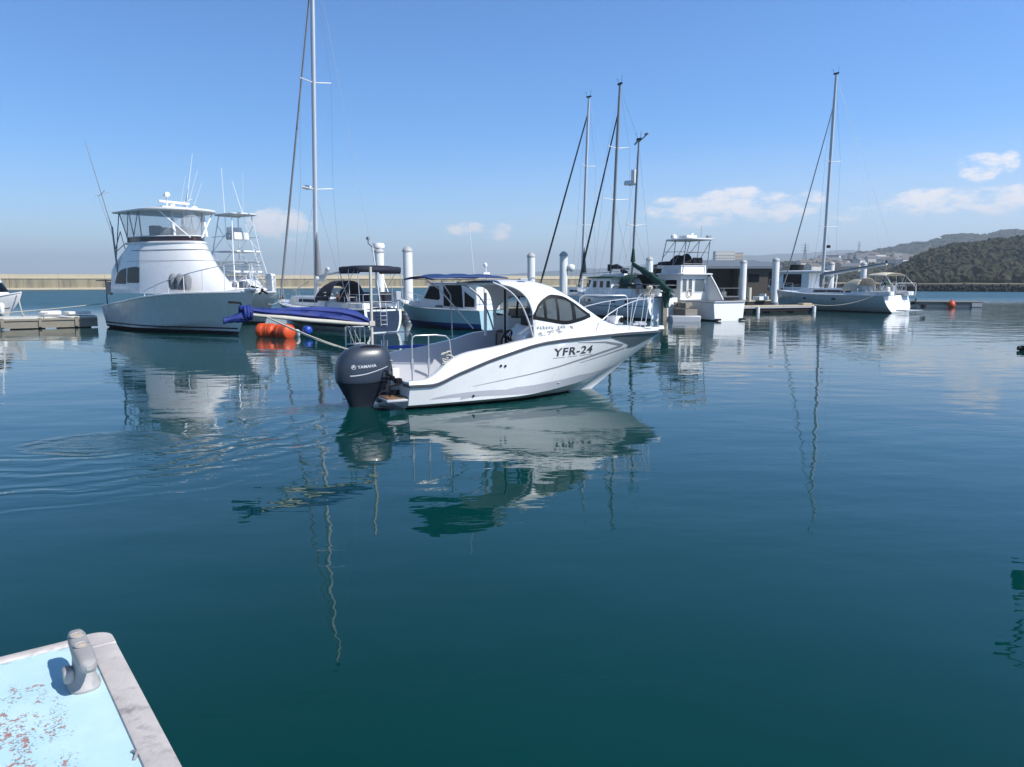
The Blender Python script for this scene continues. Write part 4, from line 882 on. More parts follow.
lva = [(1.9, 1.4), (3.1, 1.5), (3.5, 1.9), (4.5, 3.5)]
def vfront(xa, w, xc, xf, z, n=26):
    """plan outline with a crisp corner pillar: flat sides, then a full bowed front"""
    def bow(u): return max(0., 1-abs(u)**1.8)
    return [(xa+(xc-xa)*k/4, -w, z) for k in range(4)]+[(xc+(xf-xc)*bow(math.sin(math.pi*(k/n-.5))), w*math.sin(math.pi*(k/n-.5)), z) for k in range(n+1)]+[(xc+(xa-xc)*k/4, w, z) for k in range(1, 5)]
def bring(z): return vfront(spl(lva, z), spl([(a, b) for a, b, c in lv], z), 4.9+.08*(4.5-z), spl([(a, c) for a, b, c in lv], z), z)
mb = MB(); mb.loft([bring(z) for z in (1.96, 2.1, 2.25, 2.4, 2.6, 2.85, 3.1, 3.35, 3.6, 3.85, 4.1, 4.3, 4.5)]); house = mb.build('deck_house', M['gel'], B, smooth=14)
def hug(z, k): 
    r = bring(z); cx = 4.5; return [(cx+(p[0]-cx)*(1+k/4), p[1]*(1+k/1.8), z) for p in r]
for z, hh, m_ in ((4.16, .035, 'gray_stripe'), (3.62, .02, 'gray_mid')):
    mb = MB(); mb.grid([hug(z, .02)[2:-2], hug(z+hh, .02)[2:-2]]); mb.build('trim_line', M[m_], B)
mb = MB(); slab(mb, [(p[0]+.0, p[1]*1.03, 4.5) for p in vfront(3.2, 1.68, 4.95, 7.95, 4.5)], .13, .03); mb.build('bridge_deck', M['gel'], B, smooth=50)
mb = MB(); mb.loft([[(p[0], p[1], z) for p in vfront(3.3, 1.66, 4.95, 7.75-.12*k, z)] for k, z in ((0, 4.62), (1, 4.86))], False); mb.build('bridge_window_band', mat('dark tinted band', (.035, .025, .028), .12), B, smooth=50)
mb = MB(); slab(mb, vfront(3.2, 1.68, 4.95, 7.7, 4.86), .07, .02); mb.build('bridge_coaming', M['gel'], B, smooth=50)
mb = MB(); mb.grid([vfront(3.2-.6*k, 1.62+.12*k, 4.9, 7.45-.1*k, 4.93+1.25*k) for k in (0, .25, .5, .75, 1)]); mb.build('clear_enclosure', M['vinyl'], B, smooth=50)
mb = MB(); slab(mb, ring_house(2.3, 1.96, 4.9, 7.6, 6.16, 18, .7), .14, .04); mb.build('hardtop', M['gel'], B, smooth=50)
for s_ in (-1, 1):
    mb = MB()
    for x, y0, x1 in ((3.25, 1.62, 2.6), (4.1, 1.62, 3.8), (5.0, 1.62, 5.0)): mb.tube([(x, s_*y0, 4.9), (x1, s_*(y0+.08), 6.2)], .03, 6)
    mb.tube([(3.25, s_*1.62, 4.9), (3.8, s_*1.74, 6.15)], .022, 6); mb.tube([(4.1, s_*1.64, 4.9), (5., s_*1.74, 6.15)], .022, 6); mb.tube([(2.6, s_*1.72, 6.15), (2.0, s_*1.8, 3.5), (1.9, s_*1.85, 3.0)], .028, 6); mb.tube([(3.2, s_*1.7, 4.6), (2.2, s_*1.78, 4.2)], .022, 6)
    mb.build('hardtop_frame', M['alu_dark'], B, smooth=60)
mb = MB()
for y in (-.75, .95): mb.tube([(6.9, y, 4.9), (6.6, y, 6.2)], .075, 8)
mb.tube([(7.55, -.25, 4.80), (6.6, -1.45, 6.2)], .035, 6); mb.tube([(7.55, .35, 4.80), (6.6, 1.5, 6.2)], .035, 6); mb.build('hardtop_post', M['gel'], B, smooth=60)
mb = MB(); mb.box((4.6, -.7, 5.15), (.5, .5, .7)); mb.box((4.6, .6, 5.15), (.5, .5, .7)); mb.box((5.7, 0, 5.1), (.5, 1.8, .5)); mb.build('bridge_seat', M['cream_can'], B, bevel=.05)
def bside(x, z): return (x, -spl([(a, b) for a, b, c in lv], z)-.012, z)
overlay(B, 'side_window', 'glass', bside, (2.0, 3.45), lambda x: 2.45, lambda x: spl([(2.0, 2.5), (2.3, 2.95), (2.8, 3.2), (3.45, 3.28)], x)); overlay(B, 'side_window', 'glass', bside, (3.58, 5.05), lambda x: 2.5, lambda x: spl([(3.58, 3.29), (4.6, 3.34), (5.05, 3.3)], x))
def bsidp(x, z): p = bside(x, z); return (p[0], -p[1], p[2])
overlay(B, 'side_window', 'glass', bsidp, (2.0, 5.05), lambda x: 2.5, lambda x: spl([(2.0, 2.5), (2.3, 2.95), (2.8, 3.2), (5.05, 3.3)], x))
mb = MB(); mb.tube([(5.2, 0, 6.3), (5.2, 0, 6.62)], .14, 10); mb.box((5.2, .1, 6.72), (.16, 1.9, .13), .25); mb.build('radar_scanner', M['gel'], B, bevel=.03)
mb = MB(); mb.box((5.2, 0, 6.46), (.7, 1.4, .05)); 
for y in (-.6, .6): mb.tube([(5.0, y, 6.3), (5.0, y, 6.46)], .03, 6)
mb.build('radar_shelf', M['gel'], B)
mb = MB(); mb.tube([(6.1, -.7, 6.3), (6.1, -.7, 6.9)], .05, 8); mb.tube([(5.95, -.7, 6.95), (6.35, -.75, 7.0)], .12, 10); mb.build('searchlight', M['gel'], B)
mb = MB(); mb.lathe([(.02, 0), (.2, .03), (.22, .16), (.15, .26), (.0, .3)], 14, (5.4, 1.1, 6.3)); mb.build('satellite_dome', M['gel'], B, smooth=60)
for a, b in (((4, 1.3, 6.3), (4, 2.1, 8.7)), ((4, 1.6, 6.3), (4, 2.35, 8.15)), ((4, .9, 6.3), (4.2, 1.3, 8.3))): whip(B, a, b)
whip(B, (4.4, 1.0, 6.3), (4.6, 1.2, 7.6), .018, 'dark')
for s_ in (-1, 1):   # outriggers, folded up
    mb = MB(); mb.tube([(2.3, s_*1.85, 3.0), (2.2, s_*1.95, 5.5)], .05, 8); mb.tube([(2.2, s_*1.95, 5.4), (1.9, s_*2.9, 9.9)], .03, 6, .012); mb.tube([(2.25, s_*1.9, 4.2), (3.1, s_*1.9, 5.2), (3.2, s_*1.75, 4.3)], .025, 6)
    c = (2.08, s_*2.32, 7.2); mb.tube([(c[0]-.45, c[1], c[2]-.1), (c[0]+.45, c[1], c[2]+.15)], .014, 5); mb.tube([(c[0], c[1]-.35, c[2]-.15), (c[0], c[1]+.35, c[2]+.12)], .014, 5); wire(None or B, 'outrigger_stay', (c[0]-.45, c[1], c[2]-.1), (2.2, s_*1.95, 5.0), .008); mb.build('outrigger', M['alu_dark'] if s_ < 0 else M['gel'], B, smooth=60)
mb = MB(); mb.box((.2, -1.7, 2.62), (1.5, .5, .05)); mb.tube([(.2, -1.7, 1.3), (.2, -1.7, 2.6)], .03, 6); mb.build('rod_table', M['dark'], B)
mb = MB(); mb.box((1.0, -1.85, 2.2), (.6, .12, .7)); mb.build('cockpit_screen', M['slate'], B, bevel=.02)
for s_ in (-1, 1): side_rail(B, BH, .47, .985, .30, 1.30, s_, 7, .026, 'rail', 'bow_rail', False, .1)
mb = MB(); mb.box((13.15, 0, 2.2), (1.1, .55, .12)); mb.build('bow_pulpit', M['gel'], B, bevel=.03)
mb = MB(); mb.tube([(12.75, -.28, 3.42), (13.5, -.2, 3.46), (13.6, 0, 3.46), (13.5, .2, 3.46), (12.75, .28, 3.42)], .022, 8); 
for x, y in ((13.5, -.2), (13.5, .2)): mb.tube([(x, y, 2.26), (x, y, 3.46)], .02, 6)
mb.build('pulpit_rail', M['steel'], B, smooth=60)
mb = MB(); mb.tube([(13.8, 0, 2.2), (13.2, 0, 2.3), (12.6, 0, 2.36)], .05, 8); mb.tube([(13.85, -.22, 2.02), (13.75, 0, 2.14), (13.85, .22, 2.02)], .05, 8); mb.build('anchor', M['dark'], B, smooth=60)
mb = MB(); mb.box((12.1, 0, 2.42), (.35, .3, .3)); mb.lathe([(.1, 0), (.13, .1), (.08, .25)], 12, (11.7, -.25, 2.3)); mb.tube([(11.7, .2, 2.3), (11.7, .3, 2.75), (11.9, .5, 2.3)], .03, 6); mb.build('windlass', M['alu_dark'], B, bevel=.02)
for k in range(3):   # three dark-bottomed fenders stood on the foredeck
    o = MB().lathe([(.02, 0), (.17, .02), (.22, .15), (.22, .55), (.14, .72), (.05, .8)], 14).build('fender', M['sail_gray'], None, smooth=60); bp_ = Matrix.Rotation(-.724, 4, 'Z') @ Vector((8.35+.42*k, -1.62+.10*k, 0)); o.location = (-21.893+bp_.x, 45.027+bp_.y, 2.17); o.rotation_euler = (.12, .08*k, 0)
    tag(o, 'grey fender standing in a row of three on the big sport fishing boat foredeck', 'fender', 'grey fenders on the foredeck')

# ------------------------------------------------------------------ second fishing boat with the tuna tower
T = thing('tower_boat', 'pale fishing boat with open tube tower berthed behind the big white sport fisher', 'boat', (-22.3, 53.3, 0), -.724)
TH = Hull(11.1, 3.9, [(0, 1.1), (.4, 1.4), (.75, 1.8), (1, 1.95)], keel=-.6, wst=.88, tm=.4, pw=2.5, chine=[(0, .08), (.5, .2), (.8, .55), (1, .85)], bch=.88, flare=1.2, rake=1.7, rp=1.6, vc=.35, pc=.6)
mb = MB(); hull_mesh(mb, TH, 36, 14, 1, .14); mb.build('hull', [M['hull_pale'], M['antifoul']], T, smooth=30); toe(T, TH, 'gel', .05, .09, 'rub_rail')
mb = MB(); deck_mesh(mb, TH, .05, .998, .10, .02, -.02); mb.build('deck', M['gel'], T, smooth=50)
mb = MB(); mb.loft([ring_house(3.0, 1.4, 6.2, xf, z, 12, .8) for z, xf in ((1.6, 9.0), (2.0, 8.8), (2.5, 8.0), (2.9, 7.2))]); mb.build('cabin', M['gel'], T, smooth=35)
mb = MB(); mb.grid([ring_house(5.4, 1.25-.1*k, 6.2, 7.15-.5*k, 2.92+.9*k, 12, .8)[3:-3] for k in (0, .5, 1)]); mb.build('windscreen', M['pane'], T, smooth=50)
mb = MB()
for s_ in (-1, 1):
    mb.tube([(8.6, s_*1.25, 2.0), (7.9, s_*.9, 4.4), (7.5, s_*.65, 6.6)], .035, 6); mb.tube([(4.6, s_*1.3, 2.0), (5.4, s_*.9, 4.4), (5.9, s_*.65, 6.6)], .035, 6)
    for a, b, z in ((4.75, 8.45, 2.6), (5.1, 8.15, 3.5), (5.4, 7.9, 4.4), (5.6, 7.75, 5.3)): mb.tube([(a, s_*1.0, z), (b, s_*1.0, z)], .025, 6)
    mb.tube([(8.6, s_*1.25, 2.0), (5.4, s_*.9, 4.4), (7.6, s_*.7, 6.0)], .022, 6); mb.tube([(4.6, s_*1.3, 2.0), (7.9, s_*.9, 4.4), (5.8, s_*.7, 6.0)], .022, 6)
for z, x0, x1 in ((4.4, 5.4, 7.9), (6.6, 5.9, 7.5)):
    for x in (x0, x1): mb.tube([(x, -.8, z), (x, .8, z)], .025, 6)
mb.build('tower_frame', M['rail'], T, smooth=60)
mb = MB(); slab(mb, sup(6.75, 0, 1.35, .95, 20, 4, 6.62), .10, .03); mb.build('tower_roof', M['gel'], T, smooth=50)
mb = MB(); mb.box((6.9, 0, 5.35), (.9, 1.1, .45)); mb.box((6.55, 0, 5.7), (.12, 1.0, .4)); mb.build('tower_seat', M['white_can'], T, bevel=.04)
mb = MB(); mb.box((7.0, 0, 4.4), (2.3, 1.6, .1)); mb.build('tower_platform', M['gel'], T, bevel=.02)
mb = MB(); mb.box((7.55, 0, 3.15), (1.0, 2.0, .12)); mb.build('lower_roof', M['gel'], T, bevel=.03)
whip(T, (5.9, -.2, 5.2), (5.7, -.2, 9.6), .022); whip(T, (6.6, .6, 6.7), (6.5, .8, 9.4), .014); whip(T, (6.2, .2, 8.8), (8.9, .3, 3.2), .016, 'rail', 'tower_stay')
for s_ in (-1, 1): side_rail(T, TH, .55, .985, .5, .95, s_, 5, .02, 'steel', 'bow_rail', True, .1)
o = MB().lathe([(.05, 0), (.28, .03), (.31, .12), (.31, .95), (.25, 1.08), (.05, 1.12)], 16).build('fender', M['gel_old'], None, smooth=50); bp_ = Matrix.Rotation(-.724, 4, 'Z') @ Vector((10.15, .2, 0)); o.location = (-22.3+bp_.x, 53.3+bp_.y, 1.93); tag(o, 'fat white fender standing upright on the bow of the tower boat', 'fender')

# ------------------------------------------------------------------ sailing yachts: hull and rig shared
def yacht_hull(root, L_, beam, sheer, keel, wst, trans, mats, zlow, rnd_=2.6, rake=1.2, deck=.10, rp=1.2, tm=.45):
    H = Hull(L_, beam, sheer, keel=keel, wst=wst, tm=tm, pw=2.0, rake=rake, rp=rp, trans=trans, round_=rnd_)
    mb = MB(); hull_mesh(mb, H, 44, 18, 1, zlow); mb.build('hull', mats, root, smooth=50)
    mb = MB(); deck_mesh(mb, H, .0, .998, deck, .02, -.015, 40); mb.build('deck', M['gel'], root, smooth=50)
    return H
def rig(root, H, mx, z0, top, r, spreaders, bow, furl, stern, mtop_x=None, r2=None, shroud=True, wr=.007, beamk=.92, m='alu'):
    mtx = mtop_x if mtop_x is not None else mx-.3
    def at(z): f = (z-z0)/(top-z0); return (mx+(mtx-mx)*f, 0, z)
    rows = []
    for i in range(15):
        z = z0+(top-z0)*i/14; p = at(z); rr = r if i < 11 else r*(1-.3*(i-11)/3); rows.append([(p[0]+rr*1.25*math.cos(2*math.pi*k/12), rr*.8*math.sin(2*math.pi*k/12), z) for k in range(12)])
    mast = MB().loft(rows).build('mast', M[m], root, smooth=60)
    for z, hw in spreaders:
        p = at(z); MB().tube([(p[0]-.25, -hw, z+.08), (p[0], 0, z), (p[0]-.25, hw, z+.08)], .032, 6).build('spreader', M['alu'], root, smooth=60)
    q = at(top); mb = MB(); mb.box((q[0], 0, top+.08), (.5, .12, .12)); mb.tube([(q[0]-.2, 0, top+.1), (q[0]-.25, 0, top+.6)], .012, 5); mb.tube([(q[0]+.2, 0, top+.1), (q[0]+.35, 0, top+.5), (q[0]+.55, 0, top+.5)], .012, 5); mb.build('masthead_fitting', M['dark'], root)
    if furl:
        ft, fr, fm = furl; e = at(ft); pts = [Vector(bow).lerp(Vector(e), i/16) for i in range(17)]; MB().tube(pts, [fr*(.5 if i == 0 else 1-.45*i/16) for i in range(17)], 8).build('furled_sail', M[fm], root, smooth=60)
        MB().lathe([(.05, 0), (.16, .03), (.16, .18), (.05, .2)], 12, (bow[0], 0, bow[2]-.15)).build('furling_drum', M['dark'], root)
    if stern:
        for s_ in stern: wire(root, 'backstay', at(top), s_, wr)
    if shroud:
        for s_ in (-1, 1):
            zl = None; t = (mx-.2)/H.L; ch = H.P(t, 1, s_); ch = (ch[0], ch[1]*beamk, ch[2]); last = ch
            for z, hw in spreaders: p = at(z); w_ = (p[0]-.25, s_*hw, z+.08); wire(root, 'shroud', last, w_, wr); last = w_
            wire(root, 'shroud', last, at(top*.985), wr)
            if spreaders: wire(root, 'shroud', (ch[0]-.4, ch[1], ch[2]), at(spreaders[0][0]-.1), wr)
    return at
def stanchions(root, H, t0, t1, side, n=8, h=.62, name='lifeline'):
    mb = MB()
    for k in range(n): t = t0+(t1-t0)*k/(n-1); mb.tube(rail_line(H, [t, t], side, [0, h], .06), .014, 5)
    ts = [t0+(t1-t0)*k/20 for k in range(21)]
    for hh in (h, h*.5): mb.tube(rail_line(H, ts, side, [hh]*21, .06), .006, 4)
    return mb.build(name, M['steel'], root, smooth=60)
def pushpit(root, H, t=.0, h=.75, name='pushpit'):
    mb = MB()
    for hh in (h, h*.5):
        a = rail_line(H, [.10, .05, .01], -1, [hh]*3, .1); b = rail_line(H, [.01, .05, .10], 1, [hh]*3, .1); mb.tube(a+b, .016, 6)
    for s_ in (-1, 1):
        for t_ in (.10, .05, .012): mb.tube(rail_line(H, [t_, t_], s_, [0, h], .1), .016, 6)
    return mb.build(name, M['steel'], root, smooth=60)
def pulpit(root, H, h=.72):
    mb = MB(); L1 = rail_line(H, [.90, .94, .97, .995], -1, [h]*4, .05); L2 = rail_line(H, [.995, .97, .94, .90], 1, [h]*4, .05); tip = (H.L+.12, 0, H.zs(1)+h); mb.tube(L1+[tip]+L2, .016, 6)
    for s_ in (-1, 1):
        for t_ in (.90, .97): mb.tube(rail_line(H, [t_, t_], s_, [0, h], .05), .015, 6)
    return mb.build('pulpit', M['steel'], root, smooth=60)
def hoops(parent, name, m, x0, x1, hw, z0, ztop, n=5, lean=0., solid=True, thick=.03, cr=.12, pw=4):
    """fabric stretched over bows: rows of arches from x0 to x1"""
    mb = MB(); rows = []
    for i in range(9):
        x = x0+(x1-x0)*i/8; zt = ztop(x); rows.append([(x+lean*abs(a)**2, hw*a, z0+(zt-z0)*(1-abs(a)**pw)+cr*(1-a*a)) for a in (-1+2*k/14 for k in range(15))])
    mb.grid(rows); o = mb.build(name, M[m], parent, smooth=60); s_ = o.modifiers.new('thickness', 'SOLIDIFY'); s_.thickness = thick; return o

# ---- dark yacht moored stern-to behind the rolled sail
D = thing('sailing_yacht', 'navy hulled sailing yacht with navy bimini and tallest mast running out of the picture top', 'sailing yacht', (-6.416, 39.096, 0), 2.307)
DH = yacht_hull(D, 12.0, 3.7, [(0, 1.18), (.45, 1.15), (1, 1.42)], -.5, .60, .25, [M['navy_hull'], M['hull_pale']], .22)
toe(D, DH, 'gel', .03, .09)
mb = MB(); mb.add([], []); n = 12
mb.grid([[(-.022+.25*(.2+.75*v), DH.P(0, .34+.6*v, 1)[1]*a*.86, DH.z(0, .34+.6*v)) for a in (-1+2*k/8 for k in range(9))] for v in (0, .25, .5, .75, 1)]); mb.build('transom_panel', M['navy_hull'], D)
mb = MB(); mb.grid([[(-.012+.25*v, DH.P(0, v, 1)[1]*a, DH.z(0, v)) for a in (-1+2*k/8 for k in range(9))] for v in (.25, .4, .55, .7, .85, .99)]); mb.build('transom', M['hull_pale'], D)
mb = MB()
for y in (-.02, .34): mb.tube([(.05, y, 1.5), (-.06, y, 1.15), (-.10, y, .35)], .02, 6)
for z in (.42, .64, .86, 1.06): mb.tube([(-.1, -.02, z), (-.1, .34, z)], .02, 6)
mb.build('swim_ladder', M['steel'], D, smooth=60)
mb = MB(); mb.loft([ring_house(4.2, 1.15-.1*k, 6.6, 10.0-.5*k, 1.22+.5*k, 12, .9) for k in (0, .5, .9, 1)]); mb.build('coach_roof', M['gel'], D, smooth=40)
overlay(D, 'cabin_window', 'glass', lambda x, z: (x, 1.15-.1*(z-1.22)/.5+.01, z), (5.0, 7.2), lambda x: 1.42, lambda x: 1.6)
mb = MB()
for s_ in (-1, 1): mb.box((2.2, s_*.85, 1.28), (3.6, .5, .42))
mb.build('cockpit_coaming', M['gel'], D, bevel=.04)
mb = MB(); mb.box((4.12, .05, 1.62), (.06, .72, .62)); mb.build('companionway_boards', M['wood'], D, bevel=.01)
hoops(D, 'spray_hood', 'navy', 3.7, 5.3, 1.15, 1.55, lambda x: 2.55-.28*max(0, x-4.3)**1.6, cr=.08)
mb = MB(); mb.grid([[(5.35+.25*(1-v)-.3*abs(a)**2, 1.0*a, 1.62+.62*v) for a in (-1+2*k/8 for k in range(9))] for v in (0, .5, 1)]); mb.build('hood_window', M['vinyl'], D)
hoops(D, 'bimini', 'navy', .45, 2.35, 1.25, 3.0, lambda x: 3.36-.06*abs(x-1.4)**4, cr=.04, thick=.06, pw=10)
for s_ in (-1, 1): mb = MB(); mb.grid([[(.45+1.9*i/10, s_*1.26, 3.34-.06*abs(.45+1.9*i/10-1.4)**4-.32*k) for i in range(11)] for k in (0, 1)]); o = mb.build('bimini_valance', M['navy'], D); o.modifiers.new('thickness', 'SOLIDIFY').thickness = .03
mb = MB(); mb.grid([[(.44, 1.26*a, 3.30-.26*k) for a in (-1, 0, 1)] for k in (0, 1)]); o = mb.build('bimini_valance', M['navy'], D); o.modifiers.new('thickness', 'SOLIDIFY').thickness = .03
for s_ in (-1, 1):
    mb = MB()
    for x, x0 in ((.5, 1.0), (2.3, 1.3)): mb.tube([(x0 if x > 1 else .3, s_*1.3, 1.3), (x, s_*1.25, 3.1)], .022, 6)
    mb.tube([(1.4, s_*1.25, 3.2), (1.25, s_*1.3, 1.4)], .02, 6); mb.tube([(.8, s_*1.25, 3.15), (2.4, s_*1.28, 1.6)], .015, 6)
    mb.build('bimini_frame', M['steel'], D, smooth=60)
at = rig(D, DH, 7.2, 1.7, 20.5, .135, [(7.7, 1.0), (13.4, .95)], (11.75, 0, 1.6), (19.2, .075, 'sail_gray'), [(.25, 0, 1.3)], 6.4)
mb = MB(); mb.tube([(7.05, 0, 2.85), (3.2, 0, 3.2)], .07, 8); mb.build('boom', M['alu'], D, smooth=60)
mb = MB(); rows = []
for i in range(12):
    f = i/11; z = 2.9+2.7*f; r = .17*(1-f)+.03; rows.append([(6.98-.03*f-.11*(1-f)+r*1.4*math.cos(2*math.pi*k/10), r*math.sin(2*math.pi*k/10), z) for k in range(10)])
mb.loft(rows); mb.build('sail_stack', M['sail_gray'], D, smooth=60)
mb = MB(); rows = []
for i in range(14):
    f = i/13; c = (6.9-1.3*f, .05*math.sin(f*8), 2.75+.35*f-.2*math.sin(f*5)); r = .20*(1-.5*f)*(1+.25*math.sin(f*17)); rows.append([(c[0], c[1]+r*math.cos(2*math.pi*k/10), c[2]+r*math.sin(2*math.pi*k/10)) for k in range(10)])
mb.loft(rows); mb.build('loose_sail', M['white_can'], D, smooth=60)
mb = MB(); mb.lathe([(.05, 0), (.24, .03), (.27, .1), (.24, .2), (.05, .24)], 14, (7.7, .1, 7.75)); mb.tube([(7.2, 0, 7.75), (7.7, .1, 7.75)], .04, 6); mb.build('mast_radar', M['gel'], D, smooth=60)
mb = MB(); mb.tube([(.75, -.2, 1.2), (1.0, .05, 4.35)], .035, 8); mb.build('radar_pole', M['rail'], D, smooth=60)
mb = MB(); mb.lathe([(.05, 0), (.30, .02), (.32, .12), (.27, .26), (.05, .3)], 16, (1.0, -.32, 4.25)); mb.build('radar_dome', M['gel'], D, smooth=60)
mb = MB(); mb.tube([(1.0, .05, 4.3), (1.0, .3, 4.5), (1.0, .3, 4.75)], .03, 6); mb.box((1.0, .3, 4.75), (.2, .1, .14)); mb.tube([(1.0, .05, 4.3), (1.0, -.3, 4.25)], .03, 6); mb.build('deck_lamp', M['alu_dark'], D, smooth=60)
mb = MB(); mb.lathe([(.02, 0), (.18, .03), (.20, .5), (.14, .62), (.04, .7)], 12, (2.5, .95, 1.5)); mb.build('stowed_cover', M['navy'], D, smooth=60)
for c_, d_ in (((1.2, -.75, 1.75), (.7, .45, .55)), ((2.9, -.5, 1.75), (.5, .6, .5)), ((2.0, .6, 1.6), (.6, .3, .3))): MB().box(c_, d_).build('cockpit_cushion', M['navy'], D, bevel=.06)
mb = MB(); rnd = random.Random(12)
for k in range(7): x, y = rnd.uniform(3.0, 6.2), rnd.uniform(.3, 1.2); mb.tube([(x+.12*math.cos(j*1.1), y+.1*math.sin(j*1.1), 1.75+.03*j+rnd.uniform(0, .03)) for j in range(9)], .03, 5)
mb.build('coiled_rope', M['rope'], D, smooth=60)
mb = MB(); ax_ = [(.18, -1.0, 1.5), (.18, -1.0, 2.0)]; mb.box((.15, -.85, 1.85), (.22, .3, .45)); mb.tube([(.15, -.85, 1.7), (.15, -.85, 1.1)], .06, 8); mb.build('spare_outboard', M['gel_gray'], D, bevel=.04)
stanchions(D, DH, .12, .88, 1); stanchions(D, DH, .12, .88, -1); pushpit(D, DH); pulpit(D, DH)
for t_ in (.35, .6): p = DH.P(t_, .5, 1); fender(D, (p[0], p[1]+.12, .7), .11, .55)

# ---- white cruising yacht on the right
J = thing('sailing_yacht', 'white sailing yacht seen from its bright stern with cream sprayhood, right of the harbour', 'sailing yacht', (31.7, 62.49, 0), 2.088)
JH = yacht_hull(J, 13.0, 4.1, [(0, 1.42), (.45, 1.42), (1, 1.68)], -.5, .80, .75, [M['hull_shaded'], M['antifoul']], .08, 2.9, .55)
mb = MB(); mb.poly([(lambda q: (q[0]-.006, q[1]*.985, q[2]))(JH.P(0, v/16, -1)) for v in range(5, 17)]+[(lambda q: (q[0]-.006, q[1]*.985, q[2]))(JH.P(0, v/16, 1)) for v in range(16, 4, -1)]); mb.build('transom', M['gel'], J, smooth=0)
mb = MB()
for s_ in (-1, 1): strip(mb, JH, .0, .99, lambda t: JH.zs(t)-.34, lambda t: JH.zs(t)-.29, s_, .006, 40)
mb.build('cove_line', M['gel_gray'], J); toe(J, JH, 'gel', .025, .07)
mb = MB()
for x in (8.1, 4.9): mb.grid([[(lambda q: q)(JH.PZ(JH.t_of_x(x+.38*k/3, z), z, s_, .012)) for k in range(4)] for z in (.98, 1.12) for s_ in (1,)])
mb.build('hull_window', M['glass'], J)
mb = MB(); mb.loft([ring_house(3.9, 1.25-.12*k, 7.4, 10.6-.7*k, 1.42+.52*k, 14, .9) for k in (0, .4, .85, 1)]); mb.build('coach_roof', M['gel'], J, smooth=40)
for s_ in (1, -1):
    for xs_ in ((4.75, 9.4), (4.0, 4.6)): overlay(J, 'cabin_window', 'glass', lambda x, z: (x, s_*(1.25-.12*(z-1.42)/.52+.012-max(0, x-7.4)**2*.10), z), xs_, lambda x: 1.60, lambda x: 1.80-.02*max(0, x-7.5))
hoops(J, 'spray_hood', 'cream_can', 3.4, 4.9, 1.3, 1.75, lambda x: 2.70-.35*max(0, x-4.0)**1.6)
mb = MB(); mb.grid([[(4.95+.35*(1-v)-.3*abs(a)**2, 1.1*a, 1.85+.62*v) for a in (-1+2*k/8 for k in range(9))] for v in (0, .5, 1)]); mb.build('hood_window', M['vinyl'], J)
hoops(J, 'bimini', 'cream_can', .9, 2.6, 1.35, 3.0, lambda x: 3.15-.10*abs(x-1.7), cr=.14)
for s_ in (-1, 1):
    mb = MB()
    for x in (.6, .95, 1.7, 2.55): mb.tube([(1.7+(x-1.7)*.25, s_*1.45, 1.5), (x, s_*1.35, 3.05)], .02, 6)
    mb.tube([(.9, s_*1.35, 3.05), (-.1, s_*1.4, 2.0), (-.1, s_*1.4, 1.4)], .018, 6); mb.tube([(2.6, s_*1.35, 3.0), (3.2, s_*1.4, 1.5)], .014, 6)
    mb.build('bimini_frame', M['steel'], J, smooth=60)
mb = MB(); mb.tube([(-.1, -1.3, 1.4), (-.15, -1.3, 2.3), (-.15, -1.1, 2.42), (-.15, 1.1, 2.42), (-.15, 1.3, 2.3), (-.1, 1.3, 1.4)], .03, 6); mb.build('stern_arch', M['steel'], J, smooth=60)
mb = MB(); mb.prism([(1.55, .1, 1.6), (1.65, .1, 2.5), (1.5, .1, 2.65), (1.25, .1, 2.4), (1.3, .1, 1.6)], (0, .5, 0)); mb.build('folded_flag', M['green_can'], J, smooth=40)
mb = MB()
for s_ in (-1, 1): mb.box((2.0, s_*1.25, 1.55), (3.6, .7, .35))
mb.build('cockpit_coaming', M['gel'], J, bevel=.05)
for c_, d_ in (((3.3, .7, 1.95), (.5, .6, .45)), ((2.4, .9, 1.9), (.5, .4, .4)), ((.9, .9, 1.85), (.4, .35, .5))): MB().box(c_, d_).build('cockpit_cushion', M['white_can'], J, bevel=.08)
mb = MB()
for s_ in (-1, 1):
    c = Vector((1.35, s_*.75, 2.1)); e1, e2 = Vector((0, 1, 0)), Vector((.2, 0, 1)).normalized(); mb.tube([c+(e1*math.cos(2*math.pi*k/20)+e2*math.sin(2*math.pi*k/20))*.4 for k in range(21)], .018, 6)
    for k in (0, 7, 14): mb.tube([c, c+(e1*math.cos(2*math.pi*k/20)+e2*math.sin(2*math.pi*k/20))*.4], .012, 5)
    mb.box((1.5, s_*.75, 1.8), (.2, .3, .7))
mb.build('steering_wheels', M['steel'], J, smooth=50)
at = rig(J, JH, 7.95, 1.9, 20.2, .125, [(7.3, 1.15), (12.9, 1.0)], (12.3, 0, 1.85), (17.8, .065, 'sail_gray'), [(.35, .9, 1.5), (.35, -.9, 1.5)], 7.62)
mb = MB(); mb.tube([(7.8, 0, 3.05), (1.7, 0, 3.95)], .095, 10); mb.build('boom', M['alu'], J, smooth=60)
mb = MB(); mb.tube([(7.75, 0, 3.25), (5.5, 0, 3.5), (1.9, 0, 4.02)], [.12, .10, .06], 8); mb.build('furled_mainsail', M['sail_gray'], J, smooth=60)
mb = MB(); mb.tube([(7.85, 0, 2.1), (6.6, 0, 3.15)], .035, 6); mb.box((7.95, 0, 2.6), (.35, .3, 1.1)); mb.build('mast_gear', M['sail_gray'], J, bevel=.05)
mb = MB(); mb.box((1.75, 0, 4.12), (.12, .12, .2)); mb.tube([(1.75, 0, 4.0), (1.75, 0, 4.3)], .02, 5); mb.build('boom_end', M['dark'], J)
mb = MB(); mb.box((7.7, -.3, 5.6), (.25, .3, .25)); mb.build('mast_radar', M['dark'], J, bevel=.05)
